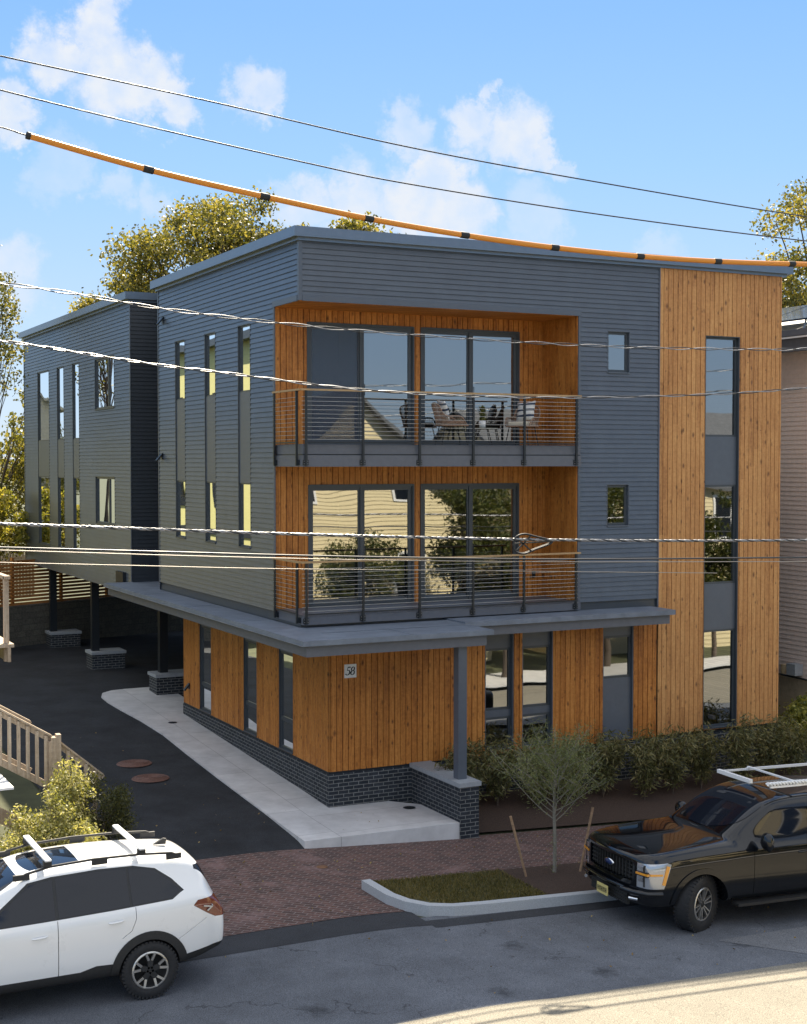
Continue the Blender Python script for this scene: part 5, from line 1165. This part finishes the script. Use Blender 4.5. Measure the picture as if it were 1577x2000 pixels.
t = empty('side_table', (4.42, .62, ZD)); tag(t, 'small round table with thin black legs between the two balcony chairs', 'table')
mb = MB(); mb.lathe([(.001, .36), (.26, .36), (.27, .35), (.26, .335), (.001, .335)], (0, 0, 0), 'Z', 32); mb.build('table_top', mat('olive_top', (.20, .20, .15), .3), t)
for k in range(3): a_ = 2*math.pi*k/3+.4; mb = MB(); mb.tube([(.1*math.cos(a_), .1*math.sin(a_), .335), (.25*math.cos(a_), .25*math.sin(a_), 0)], .010, 6); mb.build('leg', MT['black'], t)
pp = empty('potted_plant', (4.33, .58, ZD+.361)); tag(pp, 'spiky green plant in a white pot on the balcony side table', 'potted plant')
mb = MB(); mb.lathe([(.001, 0), (.065, 0), (.075, .15), (.065, .15), (.06, .13), (.001, .13)], (0, 0, 0), 'Z', 24); mb.build('pot', MT['white'], pp)
q = rng.normal(0, .03, (420, 3)); q[:, 2] = rng.uniform(.12, .44, 420); dr = np.column_stack([q[:, 0]*7, q[:, 1]*7, np.ones(420)*1.1])
MT['spiky'] = leaf_mat('spiky_leaf', (.05, .06, .015), (.12, .13, .03), (.25, .22, .07), .2)
leaves('foliage', q, rng.uniform(.06, .12, 420), MT['spiky'], pp, .16, droop=dr)
# ------------------------------------------------------------------ trees and shrubs
MT['maple'] = leaf_mat('maple_leaf', (.055, .062, .016), (.175, .165, .04), (.43, .35, .11), .42, .8)
MT['birch'] = leaf_mat('birch_leaf', (.06, .07, .02), (.15, .15, .04), (.36, .30, .08), .42, .8)
MT['gold'] = leaf_mat('golden_leaf', (.10, .12, .025), (.30, .29, .07), (.58, .50, .14), .45, 1.0)
MT['bamboo'] = leaf_mat('narrow_leaf', (.055, .06, .024), (.15, .15, .058), (.32, .27, .12), .3, 2.0)
MT['young'] = leaf_mat('willow_leaf', (.09, .11, .045), (.16, .18, .075), (.26, .26, .11), .35, 2.0)
MT['aster'] = leaf_mat('aster_leaf', (.14, .15, .04), (.34, .33, .11), (.72, .66, .38), .35, 3.0)
MT['darkshrub'] = leaf_mat('dark_shrub_leaf', (.03, .036, .012), (.07, .075, .022), (.13, .12, .035), .3, 2.0)
MT['street'] = leaf_mat('street_tree_leaf', (.03, .045, .012), (.07, .085, .02), (.14, .13, .03), .35, .9)
def ball_pts(c, r, n, shell=.55):
    d = rng.normal(size=(n, 3)); d /= np.linalg.norm(d, axis=1)[:, None]
    rad = shell+(1-shell)*rng.random(n)**.7; rad *= 1+.18*rng.normal(size=n)
    return np.asarray(c)+d*rad[:, None]*np.asarray(r)
def limb(mb, a, b_, r0, r1, wob=.06, n=7):
    a, b_ = Vector(a), Vector(b_); L_ = (b_-a).length; pts = []
    for i in range(n+1):
        t = i/n; p = a.lerp(b_, t); k = math.sin(t*math.pi)*wob*L_
        pts.append(p+Vector((random.uniform(-1, 1)*k*.5, random.uniform(-1, 1)*k*.5, k*.8)))
    mb.tube(pts, [r0+(r1-r0)*i/n for i in range(n+1)], 7)
def tree(name, base, label, H, crown_c, crown_r, nclump, leaf_n, leaf_s, material, trunk_r=.22, bark='bark', group=None, clump_r=(.8, 1.4), cat='tree', shell=.75, aspect=.6, flat=.75):
    global rng
    sd = int(abs(base[0]*131+base[1]*37)*10)+3; rng = np.random.default_rng(sd); random.seed(sd)
    root = empty(name, base); tag(root, label, cat, group); bz = Vector(base)
    cc = Vector(crown_c)-bz; cr = Vector(crown_r)
    tr = MB(); top = Vector((cc.x*.9, cc.y*.9, cc.z+cr.z*.35)); trunk = []
    for i in range(10):
        t = i/9; trunk.append(Vector((top.x*t**1.4+.12*math.sin(t*7), top.y*t**1.4+.1*math.cos(t*5)-.1, top.z*t-.15)))
    tr.tube(trunk, [trunk_r*(1-.85*t/9)*(1.25 if t == 0 else 1) for t in range(10)], 9)
    pts, sz = [], []
    for k in range(nclump):
        d = rng.normal(size=3); d /= np.linalg.norm(d); rr = shell+(1-shell)*rng.random() if k % 3 else .35+.3*rng.random()
        c = np.array(cc)+d*np.array(cr)*rr; r = rng.uniform(*clump_r); n = int(leaf_n*(r/np.mean(clump_r))**2)
        pts.append(ball_pts(c, (r, r, r*flat), n, .35)); sz.append(rng.uniform(leaf_s*.6, leaf_s*1.35, n))
        j = min(9, max(3, int(3+6*(c[2])/max(top.z, .1)*.75))); limb(tr, trunk[min(j, 9)-1], c, trunk_r*.26, trunk_r*.05)
    tr.build('trunk', MT[bark], root)
    leaves('crown', np.vstack(pts), np.concatenate(sz), MT[material], root, aspect)
    return root
def at(px, py, t): return cam.matrix_world.translation+(fwd+rgt*((px-788.5)/2758)-upv*((py-1000)/2758))*t
tree('maple_tree', (9.2, 30.6, 0), 'big golden green maple rising behind the left part of the flat roof', 19, (9.3, 30.4, 12.9), (4.6, 4.2, 4.6), 95, 620, .155, 'maple', .38, clump_r=(.55, 1.35), shell=.62)
tree('maple_tree', (6.6, 31.5, 0), 'lower golden green tree at the left foot of the big maple', 12, (6.1, 31.4, 11.6), (2.5, 2.2, 2.9), 30, 560, .155, 'maple', .2, clump_r=(.5, 1.1))
tree('maple_tree', (15.2, 31, 0), 'treetop just showing over the roof edge right of the big maple', 17, (15.0, 31, 14.1), (2.6, 2.2, 2.6), 30, 420, .18, 'maple', .2, clump_r=(.6, 1.0))
tree('slender_tree', (12.7, 30, 0), 'thin leafy spire poking over the roof corner beside the big maple', 17, (12.75, 30, 15.5), (.5, .5, 1.5), 7, 190, .17, 'maple', .12, clump_r=(.25, .45))
tree('slender_tree', (18.6, 31, 0), 'two small sprigs of a treetop showing above the middle of the roof', 17, (18.3, 31, 15.4), (.9, .6, 1.3), 6, 130, .16, 'maple', .12, clump_r=(.25, .42))
tree('maple_tree', (20.6, 8.0, -.8), 'golden green tree behind the tan house at the right edge', 14, (20.3, 7.6, 11.4), (3.2, 2.6, 3.6), 60, 560, .12, 'maple', .25, clump_r=(.6, 1.05))
tree('birch_tree', (-1.9, 21.4, 0), 'slender open crowned birch against the sky at the far left edge', 14, (-1.75, 21.0, 10.9), (1.0, 1.0, 3.0), 26, 95, .11, 'birch', .09, clump_r=(.25, .55), shell=.5)
tree('birch_tree', (-1.2, 26.8, 0), 'fuller yellowing tree behind the far left corner of the grey wing', 12, (.35, 27.6, 6.4), (.8, 1.2, 3.2), 22, 240, .13, 'birch', .12, clump_r=(.4, .8))
tree('golden_shrub', (-1.0, 24.2, .3), 'bright yellow green shrub growing left of the grey wing', 5, (-.9, 24.6, 4.2), (1.3, .9, 1.3), 20, 260, .15, 'gold', .07, clump_r=(.35, .65), cat='shrub')
for k, (x, y, h) in enumerate([(-9, 70, 9), (2, 74, 10), (12, 72, 9), (26, 66, 10), (40, 60, 10)]):
    tree('background_tree', (x, y, 0), ['hazy tree far behind the pale grey house at the left', 'distant rounded tree in the gap left of the grey wing', 'distant tree hidden behind the main roof', 'distant tree behind the right half of the roof', 'distant tree beyond the tan house'][k], h, (x, y, h*.62), (4, 4, h*.42), 24, 160, .4, 'birch', .25, clump_r=(1.2, 2.0))
# opposite side of the street, mirrored in the glass
tree('street_tree', (14.6, -16.6, -1.2), 'leafy tree on the opposite pavement, mirrored in the right balcony door', 8, (14.6, -16.6, 3.5), (2.2, 1.8, 2.3), 30, 420, .15, 'street', .16, clump_r=(.6, 1.0))
tree('street_tree', (10.7, -17.2, -1.0), 'small tree on the opposite pavement, mirrored in the left balcony door', 5, (10.7, -17.2, 2.4), (1.5, 1.3, 1.7), 22, 380, .13, 'street', .1, clump_r=(.45, .8))
tree('street_tree', (24.4, -17.6, -1.5), 'tree on the opposite pavement, mirrored in the tall tower window', 7, (24.5, -17.6, 3.0), (1.4, 1.4, 2.3), 24, 380, .15, 'street', .12, clump_r=(.5, .9))
tree('street_tree', (19.0, -17.0, -1.3), 'leafy tree on the opposite pavement, mirrored in the small lower window', 8, (19.2, -17.0, 3.2), (2.1, 1.8, 2.3), 28, 420, .15, 'street', .16, clump_r=(.6, 1.0))
tree('street_tree', (-6.5, 52, 0), 'leafy tree behind the sheathed building, mirrored in the rear wing windows', 10, (-6.5, 52, 5), (3, 2.5, 3), 20, 260, .25, 'birch', .2, clump_r=(.8, 1.3))

# narrow leaved shrubs along the foot of the street wall
def blade_shrub(base, h, w, label, n=1500, material='bamboo', group='narrow leaved shrubs along the wall'):
    root = empty('narrow_leaved_shrub', base); tag(root, label, 'shrub', group)
    st = MB(); P, D, S = [], [], []
    for k in range(20):
        a = random.uniform(0, 6.28); rr = random.uniform(.15, 1)*w; hh = h*random.uniform(.75, 1.05); pts = []
        for i in range(7):
            t = i/6; pts.append(Vector((math.cos(a)*rr*t**1.6, math.sin(a)*rr*.7*t**1.6, hh*(t-.22*t**3*(rr/w)))))
        st.tube(pts, [.008*(1-.7*i/6) for i in range(7)], 5)
        m = n//20
        for _ in range(m):
            t = random.uniform(.12, 1)**.75*6; i = min(5, int(t)); p = pts[i].lerp(pts[i+1], t-i); o_ = Vector((random.gauss(0, .11), random.gauss(0, .09), random.gauss(0, .07)))
            P.append(p+o_); D.append((o_.x*4+random.gauss(0, .35), o_.y*4+random.gauss(0, .35), -.45)); S.append(random.uniform(.07, .17))
    st.build('stems', MT['bark'], root); leaves('foliage', np.array(P), np.array(S), MT[material], root, .20, droop=np.array(D)); return root
xs_ = [3.2, 3.95, 4.75, 5.6, 6.5, 7.35, 8.2, 9.05, 9.9, 10.75, 11.6]
whr = ['against the brick pier at the left end of the wall', 'under the leftmost of the paired ground floor windows', 'under the right one of the paired ground floor windows', 'below the boards right of the paired windows', 'left of the blue grey panelled window', 'below the blue grey panelled window', 'where the grey wall meets the cedar tower', 'at the left foot of the cedar tower', 'under the tall tower window', 'right of the tall tower window', 'at the right corner of the cedar tower']
for k, x in enumerate(xs_):
    y = -.85+.15*math.sin(k*2.1); blade_shrub((x, y, G(x, y)+.03), 1.42+.10*math.sin(k*1.7)+.025*k, .64, 'narrow leaved green shrub '+whr[k], 2500)
for k, (x, y, h) in enumerate([(12.6, -.3, 1.6), (13.3, .9, 1.5), (12.7, 1.9, 1.3)]):
    tree('golden_shrub', (x, y, G(x, y)), ['yellow green shrub in the gap right of the cedar tower', 'yellow green shrub against the foot of the tan house', 'yellow green shrub deeper in the gap beside the tan house'][k], h, (x, y, G(x, y)+h*.6), (.5, .5, h*.4), 14, 150, .10, 'gold', .03, clump_r=(.2, .35), cat='shrub', group='shrubs beside the tan house')
# shrubs in the lower left corner
for k, (x, y, h, w, m, n, lab) in enumerate([(-6.75, -2.9, 1.55, .62, 'aster', 24, 'pale flowering shrub at the left edge under the stair railing'), (-6.1, -2.75, 1.35, .55, 'aster', 22, 'pale flowering shrub in front of the white porch steps'),
        (-5.45, -2.6, 1.6, .52, 'aster', 22, 'pale flowering shrub left of the railing post'), (-4.95, -2.1, 2.0, .26, 'aster', 15, 'tall pale flowering stem at the end of the stair railing'), (-5.0, -2.9, 1.35, .45, 'aster', 20, 'low pale flowering shrub behind the white car'),
        (-4.35, -2.0, 1.65, .50, 'darkshrub', 24, 'dark green rounded shrub at the driveway corner')]):
    z = G(x, y); tree('flowering_shrub' if m == 'aster' else 'round_shrub', (x, y, z), lab, h, (x, y, z+h*.52), (w, w, h*.45), n, 260 if m == 'aster' else 380, .055 if m == 'aster' else .042, m, .02, clump_r=(.14, .26), cat='shrub', group='shrubs below the stair railing', aspect=.5, flat=1.1)
# young street tree in the verge, with two leaning stakes
yt = empty('young_tree', (2.62, -4.85, G(2.62, -4.85)+.08)); tag(yt, 'slim young tree with a feathery vase shaped crown in the verge', 'tree')
tr = MB(); tr.tube([(0, 0, 0), (.01, 0, .5), (-.01, 0, 1.0), (.0, .01, 1.45), (.02, 0, 2.0), (0, 0, 2.45)], [.034, .030, .027, .022, .012, .004], 8)
P, D, S = [], [], []
for k in range(30):
    a = k*2.4; z0 = .88+1.1*(k/30); L_ = (1.3 if z0 < 1.5 else .9)*random.uniform(.75, 1.05)*(1-.25*(k/30)); up_ = random.uniform(.55, 1.0); pts = []
    for i in range(7):
        t = i/6; pts.append(Vector((math.cos(a)*L_*t*(1-.12*t), math.sin(a)*L_*.8*t, z0+up_*L_*(t**1.15))))
    tr.tube(pts, [.011*(1-.8*i/6) for i in range(7)], 5)
    for q in range(4):
        i = random.randint(2, 5); b2 = pts[i]+Vector((random.gauss(0, .2), random.gauss(0, .2), random.uniform(.1, .3))); tr.tube([pts[i], b2], [.005, .002], 4)
        for _ in range(46): p = pts[i].lerp(b2, random.random()); P.append(p+Vector([random.gauss(0, .06) for _ in range(3)])); D.append((random.gauss(0, 1), random.gauss(0, 1), random.gauss(.2, .6))); S.append(random.uniform(.035, .075))
    for _ in range(110):
        t = random.uniform(.2, 1)*6; i = min(5, int(t)); p = pts[i].lerp(pts[i+1], t-i); P.append(p+Vector([random.gauss(0, .07) for _ in range(3)])); D.append((random.gauss(0, 1), random.gauss(0, 1), random.gauss(.2, .6))); S.append(random.uniform(.035, .075))
for _ in range(130): P.append(Vector((random.gauss(0, .05), random.gauss(0, .05), random.uniform(.05, .75)))); D.append((random.gauss(0, 1), random.gauss(0, 1), .3)); S.append(random.uniform(.03, .06))
tr.build('trunk', MT['barklight'], yt); leaves('crown', np.array(P), np.array(S), MT['young'], yt, .22, droop=np.array(D)*.55)
stk = mat('stake_wood', (.30, .19, .11), .8, noise=.3, nscale=20)
for (x, y, tx, ty, lab) in ((2.02, -4.95, -.30, .05, 'wooden stake leaning left beside the young tree'), (3.05, -4.95, .36, .12, 'wooden stake leaning right between the young tree and the pickup')):
    mb = MB(); z = G(x, y)+.02; mb.tube([(x, y, z), (x+tx, y+ty, z+1.12)], [.020, .024], 8); tag(mb.build('tree_stake', stk), lab, 'stake', 'stakes beside the young tree')

# fallen leaves and grit on the paving
q = np.vstack([rng.uniform([-3.5, -6.0], [5, -2.0], (140, 2)), rng.uniform([-4, -9.5], [6, -6.6], (50, 2)), rng.uniform([-.6, -1.8], [2.3, -.1], (14, 2)), rng.uniform([-4, -1.5], [-.8, 8], (40, 2))])
ok = [not (-.7 < x < 14 and -6.3 < y < -4.4) and not (x > 2.8 and y > -2) for x, y in q]; q = q[ok]
zq = np.array([G(x, y)+.022+(.09 if (y > -1.85 and x > -.7) else 0) for x, y in q])
tag(leaves('fallen_leaves', np.column_stack([q, zq]), rng.uniform(.02, .055, len(q)), leaf_mat('dry_leaf', (.10, .06, .02), (.22, .14, .05), (.40, .30, .10), .1), aspect=.7, droop=np.column_stack([rng.normal(size=(len(q), 2)), np.zeros(len(q))])), kind='stuff')
mb = MB(); v = [(3.1, -8.5), (4.2, -9.7), (16, -9.7), (16, -8.3)]; mb.add([(x, y, G(x, y)+.001) for x, y in v], [(0, 1, 2, 3)]); tag(mb.build('road_repair', asphalt_mat('pale_asphalt_repair', (.15, .155, .165), .2, crack=False)), kind='structure')
